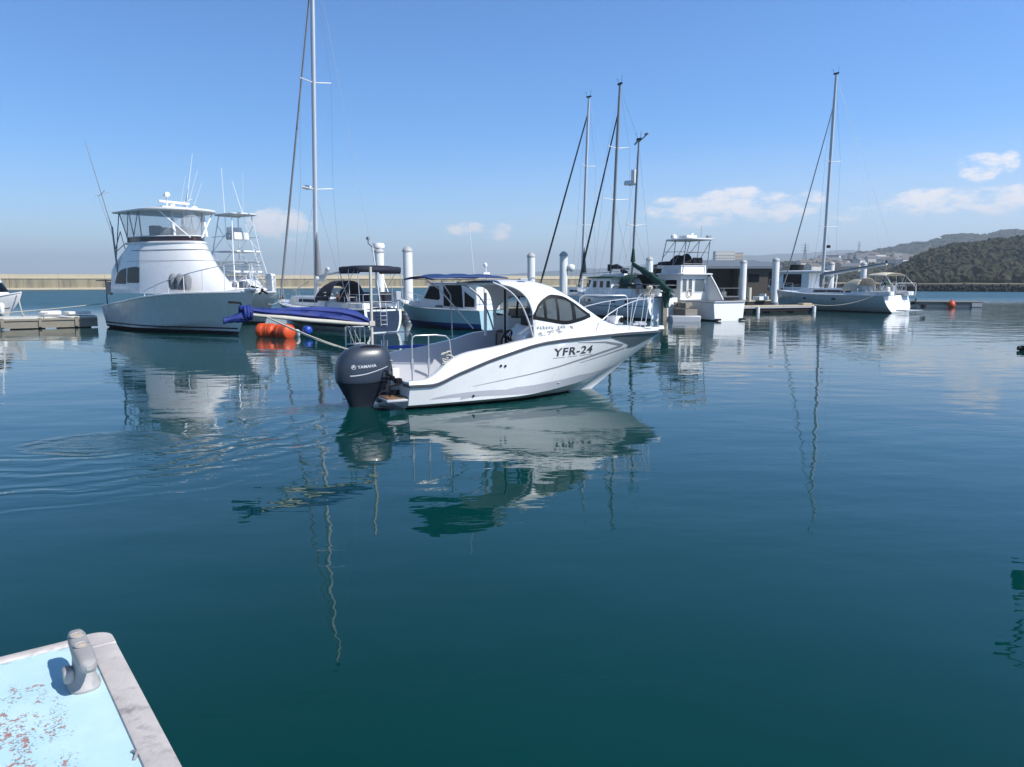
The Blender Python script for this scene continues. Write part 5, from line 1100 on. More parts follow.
stanchions(J, JH, .10, .9, 1); stanchions(J, JH, .10, .9, -1); pushpit(J, JH); pulpit(J, JH)
mb = MB(); mb.box((-.55, 0, .22), (.9, 2.2, .08)); mb.build('stern_step', M['gel_gray'], J, bevel=.02)
mb = MB(); mb.tube([(-.2, -1.0, 1.0), (-1.0, -1.1, .45)], .03, 6); mb.box((-1.0, -1.1, .55), (.3, .3, .35)); mb.build('stern_ladder', M['dark'], J, bevel=.03)
# ---- ketch with the pilot house
K = thing('ketch', 'pale blue grey ketch with pilot house and dark green mizzen cover, middle of the row', 'sailing yacht', (10.02, 51.08, 0), 1.983)
KH = yacht_hull(K, 12.0, 3.8, [(0, 1.50), (.4, 1.45), (1, 1.95)], -.6, .62, .1, [M['gel'], M['antifoul']], .12, 2.4, 1.4)
toe(K, KH, 'gel_gray', .04, .10)
mb = MB()
for s_ in (-1, 1): strip(mb, KH, .02, .97, lambda t: KH.zs(t)-.62, lambda t: KH.zs(t)-.57, s_, .006, 40)
mb.build('cove_line', M['slate'], K)
mb = MB()
for x in (1.7, 3.2, 6.6, 7.7): mb.grid([[KH.PZ(KH.t_of_x(x+.48*k/3, z), z, 1, .014) for k in range(4)] for z in (1.10, 1.28)])
for x in (2.1, 2.5, 2.85, 3.2, 3.75): mb.grid([[KH.PZ(KH.t_of_x(x+.14*k, z), z, 1, .012) for k in range(2)] for z in (.80, .9)])
mb.build('hull_window', M['glass'], K)
mb = MB(); mb.loft([ring_house(1.9, 1.35-.08*k, 7.6, 9.8-.6*k, 1.5+.55*k, 12, .9) for k in (0, .5, .9, 1)]); mb.build('trunk_cabin', M['gel'], K, smooth=40)
mb = MB(); mb.loft([ring_house(4.6, 1.28-.05*k, 7.2, 9.0-.9*k, 2.0+.78*k, 12, .8) for k in (0, .5, .95, 1)]); mb.build('pilot_house', M['gel'], K, smooth=40)
for s_ in (1, -1):
    for xa in (4.8, 5.75, 6.7): overlay(K, 'pilot_window', 'glass', lambda x, z: (x, s_*(1.29-.05*(z-2.0)/.78+.006), z), (xa, xa+.45), lambda x: 2.12, lambda x: 2.58, 3, 2)
    mb = MB(); mb.grid([[(7.3+.1+1.35*math.cos(a)**.8*(1-.12*v), s_*1.29*math.sin(a)**.9*(1-.01*v), 2.15+.5*v) for a in (R(20+50*k/8) for k in range(9))] for v in (0, .5, 1)]); mb.build('windscreen', M['glass'], K, smooth=50)
mb = MB(); slab(mb, ring_house(4.2, 1.45, 7.2, 8.5, 2.78, 12, .8), .09, .02); mb.build('pilot_roof', M['green_can'], K, smooth=50)
mb = MB(); mb.box((6.2, 0, 3.0), (1.6, 1.2, .22)); mb.box((5.0, .4, 2.98), (.7, .5, .3)); mb.build('roof_locker', M['gel'], K, bevel=.05)
hoops(K, 'cockpit_hood', 'green_can', 2.6, 4.1, 1.15, 2.0, lambda x: 2.9)
mb = MB(); mb.box((2.0, 0, 2.35), (2.6, 2.7, .05)); mb.build('side_cloth', M['navy'], K)
mb = MB(); rnd = random.Random(21)
for k in range(16): x, y = rnd.uniform(.2, 4.2), rnd.uniform(-.9, 1.2); mb.box((x, y, 1.75+rnd.uniform(0, .5)), (rnd.uniform(.2, .5), rnd.uniform(.2, .5), rnd.uniform(.2, .5)), rnd.uniform(0, 3))
mb.build('cockpit_gear', M['cream_can'], K, bevel=.05)
at = rig(K, KH, 6.85, 2.0, 16.3, .12, [(8.4, 1.15), (12.0, .9)], (11.75, 0, 2.25), (14.6, .085, 'sail_dark'), None, 5.98, m='alu_dark')
mb = MB(); mb.tube([(6.7, 0, 3.5), (4.2, 0, 3.42)], .06, 8); mb.build('main_boom', M['alu_dark'], K, smooth=60)
mb = MB(); mb.tube([(6.6, 0, 3.6), (6.0, 0, 3.62), (5.2, 0, 3.52)], [.14, .2, .08], 10); mb.tube([(4.9, .2, 3.3), (4.2, .25, 3.2)], [.16, .1], 8); mb.build('folded_sail', M['sail_dark'], K, smooth=60)
mb = MB(); mb.box((6.9, 0, 3.55), (.35, .3, .5)); mb.build('gooseneck_gear', M['dark'], K, bevel=.05)
at2 = rig(K, KH, 3.95, 2.0, 12.1, .09, [(6.4, .8)], (9.5, 0, 2.6), None, None, 3.38, m='alu_dark')
wire(K, 'triatic_stay', at(16.2), at2(12.0), .010)
mb = MB(); rows = []
A_, B_ = Vector((3.8, 0, 3.75)), Vector((-.95, .05, 1.75))
for i in range(22):
    f = i/21; c = A_.lerp(B_, f)+Vector((0, 0, .12*math.sin(f*3.1))); r = (.10+.13*math.sin(min(1, f*1.3)*1.57)*(1 if f < .85 else 1-(f-.85)*2))*(1+.16*math.sin(f*27)+.1*math.sin(f*53)); rows.append([c+Vector((0, math.cos(2*math.pi*k/14)*r*.8, math.sin(2*math.pi*k/14)*r*1.25)) for k in range(14)])
mb.loft(rows); mb.build('mizzen_cover', M['green_can'], K, smooth=65)
mb = MB(); mb.tube([A_+Vector((0, 0, -.12)), B_+Vector((-.3, 0, -.1))], .055, 8); mb.build('mizzen_boom', M['alu'], K, smooth=60)
mb = MB(); rows = []
for i in range(12):
    f = i/11; c = Vector((-.35-.25*f, .15, 1.9-1.1*f+.25*math.sin(f*3))); r = .34*(1-.5*f)*(1+.2*math.sin(f*13)); rows.append([c+Vector((math.sin(2*math.pi*k/12)*r*.7, math.cos(2*math.pi*k/12)*r*(1+.2*math.sin(3*k+i)), 0)) for k in range(12)])
mb.loft(rows); mb.build('hanging_cover', M['green_can'], K, smooth=65)
mb = MB(); rows = []
for i in range(8):
    f = i/7; z = 3.9+1.5*f; r = .2*(1-f)+.03; rows.append([(3.82-.05*f+r*math.cos(2*math.pi*k/10), r*.7*math.sin(2*math.pi*k/10), z) for k in range(10)])
mb.loft(rows); mb.build('mizzen_luff', M['green_can'], K, smooth=60)
mb = MB(); mb.lathe([(.05, 0), (.36, .03), (.38, .16), (.32, .3), (.05, .34)], 16, (4.35, .1, 9.2)); mb.box((3.9, .0, 9.75), (.3, .3, .9)); mb.tube([(3.6, 0, 9.2), (4.35, .1, 9.2)], .05, 6); mb.build('mast_radar', M['gel'], K, smooth=50)
mb = MB(); mb.tube([(3.38, 0, 12.0), (2.6, -.1, 12.35)], .04, 6); mb.box((2.6, -.1, 12.4), (.4, .1, .12)); mb.tube([(3.9, 0, 11.9), (3.38, 0, 12.15)], .06, 6); mb.build('wind_vane', M['alu_dark'], K)
mb = MB(); mb.box((-.12, .0, .85), (.22, .34, 1.9)); mb.box((-.2, .0, 1.85), (.3, .3, .2)); mb.build('rudder_post', M['plank'], K, bevel=.02)
mb = MB(); mb.tube([(.2, 1.1, 1.5), (.1, 1.1, 2.3), (.1, -1.1, 2.3), (.2, -1.1, 1.5)], .018, 6); mb.tube([(.15, .5, 1.5), (.1, .5, 2.3)], .014, 6); mb.build('pushpit', M['steel'], K, smooth=60)
stanchions(K, KH, .12, .9, 1); stanchions(K, KH, .12, .9, -1); pulpit(K, KH)
# ---- sloop behind it
Q = thing('sailing_yacht', 'sloop mostly hidden behind the hardtop of the nearest boat, dark rolled headsail at its bow', 'sailing yacht', (10.7, 65.2, 0), 2.3)
QH = yacht_hull(Q, 12.4, 3.8, [(0, 1.35), (.45, 1.3), (1, 1.75)], -.5, .7, .3, [M['hull_pale'], M['antifoul']], .12)
toe(Q, QH, 'gel_gray', .03, .08)
mb = MB(); mb.loft([ring_house(3.4, 1.2-.1*k, 6.8, 9.6-.6*k, 1.4+.55*k, 12, .9) for k in (0, .5, .9, 1)]); mb.build('coach_roof', M['gel'], Q, smooth=40)
overlay(Q, 'cabin_window', 'glass', lambda x, z: (x, 1.2-.1*(z-1.4)/.55+.012, z), (4.2, 7.0), lambda x: 1.58, lambda x: 1.78)
hoops(Q, 'spray_hood', 'navy', 3.0, 4.2, 1.1, 1.7, lambda x: 2.6)
rig(Q, QH, 6.6, 1.8, 18.4, .115, [(7.5, 1.1), (12.6, .95)], (12.0, 0, 2.2), (17.2, .10, 'sail_dark'), [(.3, 0, 1.5)], 6.0)
mb = MB(); mb.tube([(6.45, 0, 3.2), (2.0, 0, 3.4)], .06, 8); mb.build('boom', M['alu'], Q, smooth=60)
mb = MB(); rows = []
for i in range(8):
    f = i/7; z = 3.3+2.4*f; r = .26*(1-f)+.03; rows.append([(6.42-.06*f-.1*(1-f)+r*math.cos(2*math.pi*k/10), r*.6*math.sin(2*math.pi*k/10), z) for k in range(10)])
mb.loft(rows); mb.build('sail_head', M['sail_dark'], Q, smooth=60)
stanchions(Q, QH, .12, .9, 1); pulpit(Q, QH)

# ------------------------------------------------------------------ pale blue cabin boat
E = thing('cabin_boat', 'pale blue cabin boat with bright blue bottom paint and black window covers', 'boat', (-.95, 41.1, 0), 2.416); E.scale = (1.12, 1.08, 1.02)
EH = Hull(6.9, 2.4, [(0, 1.03), (.5, 1.08), (.8, 1.25), (1, 1.5)], keel=-.35, wst=.88, tm=.4, pw=2.4, chine=[(0, .1), (.5, .16), (.8, .4), (1, .7)], bch=.86, flare=1.1, rake=1.1, rp=1.5, vc=.35, pc=.6)
mb = MB(); hull_mesh(mb, EH, 30, 14, 1, .34); mb.build('hull', [M['boat_blue'], M['antiblue']], E, smooth=30); toe(E, EH, 'hull_pale', .04, .09, 'rub_rail')
mb = MB(); deck_mesh(mb, EH, .0, .998, .05, .02, -.02); mb.build('deck', M['gel'], E, smooth=50)
prof = [(.35, 1.0), (.35, 2.33), (.5, 2.42), (3.45, 2.44), (3.7, 2.3), (4.3, 1.5), (5.2, 1.42), (5.3, 1.1)]
mb = MB(); mb.prism([(x, .86, z) for x, z in prof], (0, -1.72, 0)); mb.build('cabin', M['gel'], E, bevel=.06)
mb = MB(); mb.box((1.9, 0, 2.45), (3.5, 1.9, .07)); mb.build('cabin_roof', M['gel'], E, bevel=.03)
for s_ in (1, -1):
    for nm, pl, m_ in (('side_window', [(4.02, 1.60), (3.58, 2.26), (2.95, 2.28), (2.85, 1.6), (3.0, 1.52)], 'black'), ('window_cover', [(2.6, 2.33), (1.35, 2.33), (1.25, 1.16), (2.6, 1.22)], 'black'), ('side_window', [(1.15, 2.0), (.5, 1.6), (.5, 1.2), (1.15, 1.2)], 'black')):
        MB().prism([(x, s_*.862, z) for x, z in pl], (0, s_*.012, 0)).build(nm, M[m_], E, smooth=0)
mb = MB(); mb.grid([[(3.72+.565*f, .8*a, 2.27-.75*f) for a in (-1, 0, 1)] for f in (.05, .95)]); mb.build('windscreen', M['black'], E)
mb = MB(); mb.prism([(3.2, .9, 1.15), (3.1, .9, 1.25), (2.7, .9, 1.25), (2.6, .9, 1.15)], (0, .02, 0)); mb.build('side_vent', M['slate'], E)
mb = MB(); vs, fs = text_mesh('403', .17, 1.3, .004); mb.add([EH.PZ(EH.t_of_x(6.35-a, 1.16+b), 1.16+b, 1, .01) for a, b in vs], fs); mb.build('hull_number', M['blue_pl'], E, smooth=0)
side_rail(E, EH, .62, .98, .25, .5, 1, 4, .014, 'steel', 'bow_rail', False); side_rail(E, EH, .62, .98, .25, .5, -1, 4, .014, 'steel', 'bow_rail', False)
mb = MB(); mb.tube([(.1, .9, 1.05), (.1, .9, 1.6), (.1, -.9, 1.6), (.1, -.9, 1.05)], .02, 6); mb.build('stern_rail', M['steel'], E)

# ------------------------------------------------------------------ white fishing boat with the open flybridge
G = thing('flybridge_boat', 'boxy white fishing boat with open flybridge canopy, bright square stern facing the camera', 'boat', (14.2, 50.4, 0), 2.05)
GH = Hull(8.8, 2.8, [(0, 1.25), (.4, 1.28), (.75, 1.5), (1, 1.85)], keel=-.45, wst=.96, tm=.4, pw=2.4, chine=[(0, .08), (.5, .16), (.8, .45), (1, .8)], bch=.9, flare=1.1, rake=1.3, rp=1.5, vc=.35, pc=.6)
mb = MB(); hull_mesh(mb, GH, 34, 14, 1, .09); mb.build('hull', [M['gel'], M['antifoul']], G, smooth=30); toe(G, GH, 'gel_gray', .05, .10, 'rub_rail')
mb = MB(); mb.box((-.03, 0, 1.24), (.10, 2.66, .09)); mb.build('transom_rail', M['gel_gray'], G, bevel=.02)
mb = MB(); deck_mesh(mb, GH, .38, .998, .06, .02, -.02); mb.build('foredeck', M['gel_old'], G, smooth=50)
mb = MB()
for s_ in (-1, 1): mb.grid([[(x, s_*(GH.P(x/8.8, 1, 1)[1]-.0), GH.zs(x/8.8)-.01) for x in (0, 1, 2, 3, 3.6)], [(x, s_*(GH.P(x/8.8, 1, 1)[1]-.22), GH.zs(x/8.8)-.01) for x in (0, 1, 2, 3, 3.6)], [(x, s_*(GH.P(x/8.8, 1, 1)[1]-.25), .5) for x in (0, 1, 2, 3, 3.6)]])
mb.grid([[(x, -1.2, .5), (x, 1.2, .5)] for x in (0.05, 3.6)]); mb.build('cockpit', M['gel_gray'], G, smooth=30)
mb = MB()
rows = [[(3.5, -1.18, z), (5.2, -1.2, z), (6.3+dx, -1.02, z), (6.7+dx, 0, z), (6.3+dx, 1.02, z), (5.2, 1.2, z), (3.5, 1.18, z)] for z, dx in ((1.0, .5), (1.9, .4), (2.3, .2), (3.0, -.15))]
mb.loft(rows); mb.build('cabin', M['gel_old'], G, smooth=25)
mb = MB(); slab(mb, [(p[0], p[1]*1.06, 3.0) for p in ring_house(3.1, 1.22, 5.4, 6.8, 3.0, 12, .8)], .11, .03); mb.build('cabin_roof', M['gel'], G, smooth=50)
for y, wd in ((.86, .34), (.36, .30), (-.48, .86)):
    mb = MB(); mb.box((3.485, y, 2.28), (.03, wd+.1, .98)); mb.build('window_frame', M['gel'], G, bevel=.01); mb = MB(); mb.box((3.468, y, 2.28), (.02, wd, .86)); mb.build('aft_window', M['pane'] if False else M['glass_pale'], G)
mb = MB(); mb.tube([(3.2, -1.2, 2.95), (2.6, -1.22, 2.2), (2.0, -1.28, 1.3)], .06, 8); mb.prism([(3.48, -1.19, 2.9), (3.2, -1.2, 2.9), (2.05, -1.27, 1.25), (3.48, -1.2, 1.25)], (0, .05, 0)); mb.build('cabin_brace', M['gel_old'], G, bevel=.01)
for s_ in (-1, 1):
    overlay(G, 'side_window', 'glass', lambda x, z: (x, s_*(1.215-.02*(z-2)-.10*max(0, x-5.2)), z), (3.9, 6.0), lambda x: 2.05, lambda x: 2.65, 6, 2)
mb = MB(); mb.loft([ring_house(3.6, 1.1, 5.3, 6.4-.2*k, 3.11+.55*k, 12, .85) for k in (0, 1)], False); mb.build('bridge_coaming', M['gel'], G, smooth=40)
mb = MB(); slab(mb, ring_house(5.2, 1.05, 5.6, 6.9, 3.70, 12, .85), .22, .05); mb.build('bridge_visor', M['navy'], G, smooth=50)
mb = MB(); rnd = random.Random(31); rows = []
for i in range(14):
    f = i/13; c = Vector((4.7-.25*math.sin(f*3), 1.0-1.6*f, 3.75)); r = (.36+.34*math.sin(f*3.1))*(1+.15*math.sin(f*11)); rows.append([c+Vector((math.cos(2*math.pi*k/14)*r*.8, 0, math.sin(2*math.pi*k/14)*r)) for k in range(14)])
mb.loft(rows); mb.build('bundled_cover', M['black'], G, smooth=65)
mb = MB()
for y in (-.3, -.75): mb.box((4.0, y, 3.55), (.45, .4, .9)); mb.box((3.85, y, 3.95), (.12, .42, .5))
mb.build('bridge_seat', M['dark'], G, bevel=.06)
mb = MB(); slab(mb, sup(4.15, 0, 1.5, 1.15, 24, 5, 5.35), .12, .04); mb.build('canopy_top', M['gel'], G, smooth=50)
mb = MB()
for s_ in (-1, 1):
    mb.tube([(5.9, s_*1.02, 3.65), (5.3, s_*1.05, 5.4)], .032, 6); mb.tube([(3.5, s_*1.05, 3.15), (3.2, s_*1.05, 5.4)], .032, 6); mb.tube([(4.6, s_*1.05, 3.4), (4.3, s_*1.05, 5.4)], .028, 6)
    mb.tube([(5.7, s_*1.03, 4.2), (4.3, s_*1.05, 5.35)], .022, 6); mb.tube([(4.5, s_*1.05, 3.7), (3.2, s_*1.05, 5.3)], .022, 6); mb.tube([(3.3, s_*1.05, 4.55), (5.5, s_*1.04, 4.6)], .022, 6)
mb.tube([(3.3, -1.05, 4.55), (3.3, 1.05, 4.55)], .022, 6); mb.tube([(3.45, -1.05, 3.75), (3.45, 1.05, 3.75)], .025, 6); mb.build('canopy_frame', M['alu_dark'], G, smooth=60)
mb = MB(); mb.lathe([(.03, 0), (.2, .02), (.22, .2), (.1, .3), (.02, .32)], 14, (4.9, .75, 5.5)); mb.build('satellite_dome', M['gel'], G, smooth=60)
mb = MB(); mb.box((4.2, .1, 5.62), (.9, .9, .16)); mb.tube([(4.2, -.2, 5.7), (4.3, -.4, 5.82)], .09, 8); mb.build('radar_box', M['gel'], G, bevel=.04)
mb = MB(); mb.box((3.1, -.8, 5.6), (.22, .3, .14)); mb.tube([(3.1, -.8, 5.45), (3.1, -.8, 5.6)], .03, 6); mb.build('deck_lamp', M['alu_dark'], G)
whip(G, (3.3, -.3, 5.5), (3.3, -.3, 6.3), .02, 'alu_dark')
side_rail(G, GH, .55, .985, .4, .8, 1, 5, .018, 'steel', 'bow_rail', False); side_rail(G, GH, .55, .985, .4, .8, -1, 5, .018, 'steel', 'bow_rail', False)
for s_ in (-1, 1): mb = MB(); mb.box((-.12, s_*1.05, .10), (.2, .35, .12)); mb.tube([(-.1, s_*.9, .1), (-.25, s_*.9, .1)], .04, 6); mb.build('trim_tab', M['dark'], G, bevel=.01)
mb = MB(); mb.tube([(3.42, .45+.2*math.cos(k*.5), 1.75+.25*math.sin(k*.5)) for k in range(26)], .03, 6); mb.build('coiled_hose', M['cream_can'], G, smooth=60)

# ------------------------------------------------------------------ white hardtop cruiser behind the right yacht
I = thing('hardtop_cruiser', 'white hardtop cruiser half hidden behind the bow of the right hand sailing yacht', 'boat', (35.3, 83.0, 0), 2.2)
IH = Hull(9.2, 3.4, [(0, 1.3), (.4, 1.4), (.75, 1.7), (1, 1.95)], keel=-.45, wst=.92, tm=.4, pw=2.4, chine=[(0, .1), (.5, .2), (.8, .5), (1, .9)], bch=.9, flare=1.1, rake=1.6, rp=1.5, vc=.35, pc=.6)
mb = MB(); hull_mesh(mb, IH, 30, 12, 1, .12); mb.build('hull', [M['gel'], M['antifoul']], I, smooth=30); toe(I, IH, 'gel_gray', .04, .09, 'rub_rail')
mb = MB(); deck_mesh(mb, IH, .05, .998, .08, .02, -.02); mb.build('deck', M['gel'], I, smooth=50)
mb = MB(); mb.loft([ring_house(3.0, 1.4, 6.0, xf, z, 12, .8) for z, xf in ((1.3, 8.6), (2.0, 8.3), (2.5, 7.6), (3.4, 6.6))]); mb.build('cabin', M['gel'], I, smooth=35)
for s_ in (1, -1): overlay(I, 'side_window', 'glass', lambda x, z: (x, s_*1.415, z), (3.9, 6.2), lambda x: 1.9, lambda x: 3.3, 4, 2)
mb = MB(); slab(mb, ring_house(1.0, 1.6, 5.8, 7.4, 3.42, 12, .8), .24, .06); mb.build('hardtop', M['gel'], I, smooth=50)
mb = MB()
for s_ in (-1, 1): mb.tube([(1.5, s_*1.35, 1.4), (1.4, s_*1.45, 3.45)], .07, 8); mb.tube([(2.4, s_*1.38, 1.4), (1.9, s_*1.45, 3.45)], .05, 8)
mb.build('hardtop_post', M['gel'], I, smooth=60)
mb = MB(); mb.loft([sup(5.4, .2, .75, .6, 16, 3, z) for z in (3.66, 4.2, 4.35)]); mb.build('bundled_cover', M['black'], I, smooth=50)
side_rail(I, IH, .5, .985, .5, .8, 1, 5, .018, 'steel', 'bow_rail', False)

# ------------------------------------------------------------------ small white boat at the left edge
L_b = thing('small_boat', 'small white boat cut off by the left picture edge, lying behind the wooden sided dock', 'boat', (-37.4, 46.5, 0), -.1)
LH = Hull(8.5, 2.7, [(0, .95), (.5, 1.15), (.8, 1.6), (1, 1.95)], keel=-.4, wst=.9, tm=.4, pw=2.4, chine=[(0, .1), (.5, .2), (.8, .5), (1, .8)], bch=.88, flare=1.2, rake=1.5, rp=1.6, vc=.35, pc=.6)
mb = MB(); hull_mesh(mb, LH, 30, 14, 1, .14); mb.build('hull', [M['gel'], M['antifoul']], L_b, smooth=30); toe(L_b, LH, 'gel', .05, .08, 'rub_rail')
mb = MB()
for s_ in (-1, 1): strip(mb, LH, .3, .97, lambda t: LH.zs(t)*.52, lambda t: LH.zs(t)*.52+.05, s_, .008, 30)
mb.build('hull_stripe', M['navy'], L_b)
mb = MB(); deck_mesh(mb, LH, .05, .998, .06, .02, -.02); mb.build('deck', M['gel'], L_b, smooth=50)
mb = MB(); mb.loft([ring_house(3.6, 1.0, 6.2, xf, z, 12, .8) for z, xf in ((1.1, 7.5), (1.9, 7.4), (2.5, 6.9), (2.85, 6.6))]); mb.build('cabin', M['gel'], L_b, smooth=35)
for s_ in (1, -1): overlay(L_b, 'side_window', 'glass', lambda x, z: (x, s_*1.012, z), (4.2, 6.3), lambda x: 1.9, lambda x: 2.5, 4, 2)
mb = MB(); mb.grid([ring_house(6.0, 1.01, 6.2, xf+.03, z, 12, .8)[3:-3] for z, xf in ((1.95, 7.36), (2.5, 6.9))]); mb.build('windscreen', M['glass'], L_b)
mb = MB(); mb.tube([(7.3, -.3, 2.0), (7.0, -.3, 3.9)], .035, 6); mb.box((7.0, -.3, 3.95), (.15, .15, .2)); mb.build('light_pole', M['gel'], L_b)
p = LH.P(.93, .5, -1); fender(L_b, (p[0], p[1]-.14, .95), .13, .75)
# ================================================================== docks, piles, floats
def frame(p, q):
    d = Vector((q[0]-p[0], q[1]-p[1], 0)); return math.atan2(d.y, d.x), d.length
def pontoon(lab, p, q, wd, top, side_m='plank', top_m='conc_top', group=None, cat='dock', name='pontoon'):
    """floating walkway from p to q, its width lying to the left of that line"""
    a, L_ = frame(p, q); o = thing(name, lab, cat, (p[0], p[1], 0), a, group)
    mb = MB(); n = max(1, int(L_/2.4))
    for i in range(n): mb.box((L_*(i+.5)/n, wd/2, top-.05), (L_/n-.03, wd, .10))
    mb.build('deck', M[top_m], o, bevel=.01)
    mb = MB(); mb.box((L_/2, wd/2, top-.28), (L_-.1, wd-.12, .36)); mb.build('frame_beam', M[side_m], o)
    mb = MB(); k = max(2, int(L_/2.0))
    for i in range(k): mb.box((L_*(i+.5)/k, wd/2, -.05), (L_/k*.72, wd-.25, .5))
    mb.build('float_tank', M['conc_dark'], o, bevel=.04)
    return o, L_
d1, L_ = pontoon('white topped dock with weathered wooden side running to the big sport fisher', (-36.5, 34.9), (-23.55, 43.72), 2.0, .64, 'plank', 'dock_white')
mb = MB(); mb.box((L_/2, -.005, .25), (L_, .05, .40)); mb.build('side_board', M['plank'], d1)
mb = MB()
for i in range(9): mb.box((L_*(i+.4)/9, -.06, .36), (.16, .12, .5))
mb.box((L_/2, -.04, .50), (L_, .10, .12)); mb.build('fender_board', M['plank'], d1, bevel=.01)
for x in (L_-2.6, L_-6.5):
    mb = MB(); mb.box((x, .35, .76), (.12, .12, .12)); mb.tube([(x-.22, .35, .84), (x+.22, .35, .84)], .035, 8); mb.build('mooring_cleat', M['alu_dark'], d1)
mb = MB(); mb.box((L_-2.2, .9, .83), (1.0, .7, .22)); mb.box((L_-.9, 1.1, .80), (1.2, .9, .16), .3); mb.build('dock_box', M['gel_old'], d1, bevel=.05)
d2, L_ = pontoon('concrete dock finger reaching out in front of the right hand yacht bow', (16.4, 61.4), (25.3, 64.5), 1.3, .58, 'conc_dark')
for x in (3.7, L_-.15): mb = MB(); mb.tube([(x, -.12, -.6), (x, -.12, .5)], .16, 10); mb.build('dock_leg', M['pile'], d2, smooth=50)
mb = MB(); mb.box((L_-.5, .6, .66), (.9, .7, .14)); mb.build('dock_step', M['conc_top'], d2, bevel=.02)
mb = MB(); mb.box((L_/2, -.03, .42), (L_, .06, .10)); mb.build('fender_board', M['gel_gray'], d2)
d3, L_ = pontoon('grimy plank dock finger squeezed between the ketch and the boxy fishing boat', (12.0, 50.2), (11.0, 53.3), .8, .75, 'plank', 'plank')
mb = MB(); rnd = random.Random(41)
for k in range(7): mb.box((rnd.uniform(.1, 3.2), rnd.uniform(.1, .8), .98+rnd.uniform(0, .1)), (rnd.uniform(.2, .6), rnd.uniform(.15, .4), rnd.uniform(.12, .35)), rnd.uniform(0, 3))
mb.build('dock_clutter', M['plank'], d3, bevel=.02)
mb = MB(); mb.box((-.1, .45, .5), (.12, .9, .5)); mb.build('dock_end', M['plank'], d3, bevel=.02)
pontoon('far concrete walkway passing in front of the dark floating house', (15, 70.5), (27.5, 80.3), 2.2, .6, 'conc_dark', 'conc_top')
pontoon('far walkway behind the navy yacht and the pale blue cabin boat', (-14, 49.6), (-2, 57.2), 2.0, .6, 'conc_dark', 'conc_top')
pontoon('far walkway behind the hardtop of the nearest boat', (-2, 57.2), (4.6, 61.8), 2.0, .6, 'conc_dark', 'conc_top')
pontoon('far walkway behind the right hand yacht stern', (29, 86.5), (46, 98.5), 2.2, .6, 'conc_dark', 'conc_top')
# small dinghy-like float under the finger
o = MB().box((0, 0, .12), (1.9, .7, .5), 0, 1.05).build('float_box', M['gel_gray'], None, bevel=.08, loc=(11.2, 49.9, 0)); o.rotation_euler = (0, 0, .1); tag(o, 'grey float box moored at the end of the grimy plank finger', 'float')
# mooring piles
def pile(px, d, top, r, lab):
    X = (px-512)/768*d; o = thing('mooring_pile', lab, 'mooring pile', (X, d, 0), 0, 'white mooring piles along the walkways')
    mb = MB(); mb.lathe([(r, -2), (r, top-.34)], 20); mb.build('sleeve', M['pile'], o, smooth=50)
    mb = MB(); mb.lathe([(r*1.10, top-.36), (r*1.12, top-.28), (r*1.05, top-.22), (r*.75, top-.10), (r*.25, top), (.02, top+.01)], 20); mb.build('cap', M['pile_cap'], o, smooth=35)
    mb = MB(); mb.lathe([(r*1.02, .1), (r*1.25, .12), (r*1.25, .42), (r*1.02, .44)], 20); mb.build('guide_collar', M['alu_dark'], o, smooth=30)
    return o
pile(381, 52, 4.82, .31, 'white pile rising behind the right end of the navy bimini')
pile(409, 50, 4.80, .31, 'white pile standing between the navy bimini and the blue awning')
pile(531, 60, 4.76, .30, 'white pile rising just over the hardtop roof of the nearest boat')
pl = pile(563, 58, 4.76, .30, 'white pile carrying a round lamp, left of the ketch mast')
mb = MB(); mb.lathe([(.05, -.28), (.26, -.2), (.30, 0), (.26, .2), (.05, .28)], 14, (.55, -.1, 3.55)); mb.tube([(.2, 0, 3.55), (.55, -.1, 3.55)], .04, 6); mb.build('round_lamp', M['gel'], pl, smooth=60)
pile(648, 70, 4.76, .31, 'white pile seen between the mizzen cover and the flybridge boat')
pile(741, 81, 4.76, .50*.68, 'white pile standing in the middle of the dark floating house front')
pile(773, 78, 4.88, .34, 'white pile at the right hand corner of the dark floating house')
pile(828, 90, 4.76, .34, 'white pile right beside the tall mast of the right hand yacht')
pile(860, 90, 4.76, .34, 'white pile under the boom of the right hand yacht')
o = MB().tube([(0, 0, 0), (0, 0, 1.35)], .21, 14).build('fender_post', M['cream_can'], None, smooth=40, bevel=.03, loc=(23.6, 76.9, .55)); tag(o, 'short cream post on the walkway before the brown floating house wall', 'post')
o = MB().box((0, 0, .2), (1.6, .8, .4)).box((.5, .1, .5), (.5, .5, .3)).build('dock_box', M['gel_old'], None, bevel=.04, loc=(25.3, 78.6, .6)); o.rotation_euler = (0, 0, .66); tag(o, 'low white locker on the walkway beside the short cream post', 'locker')
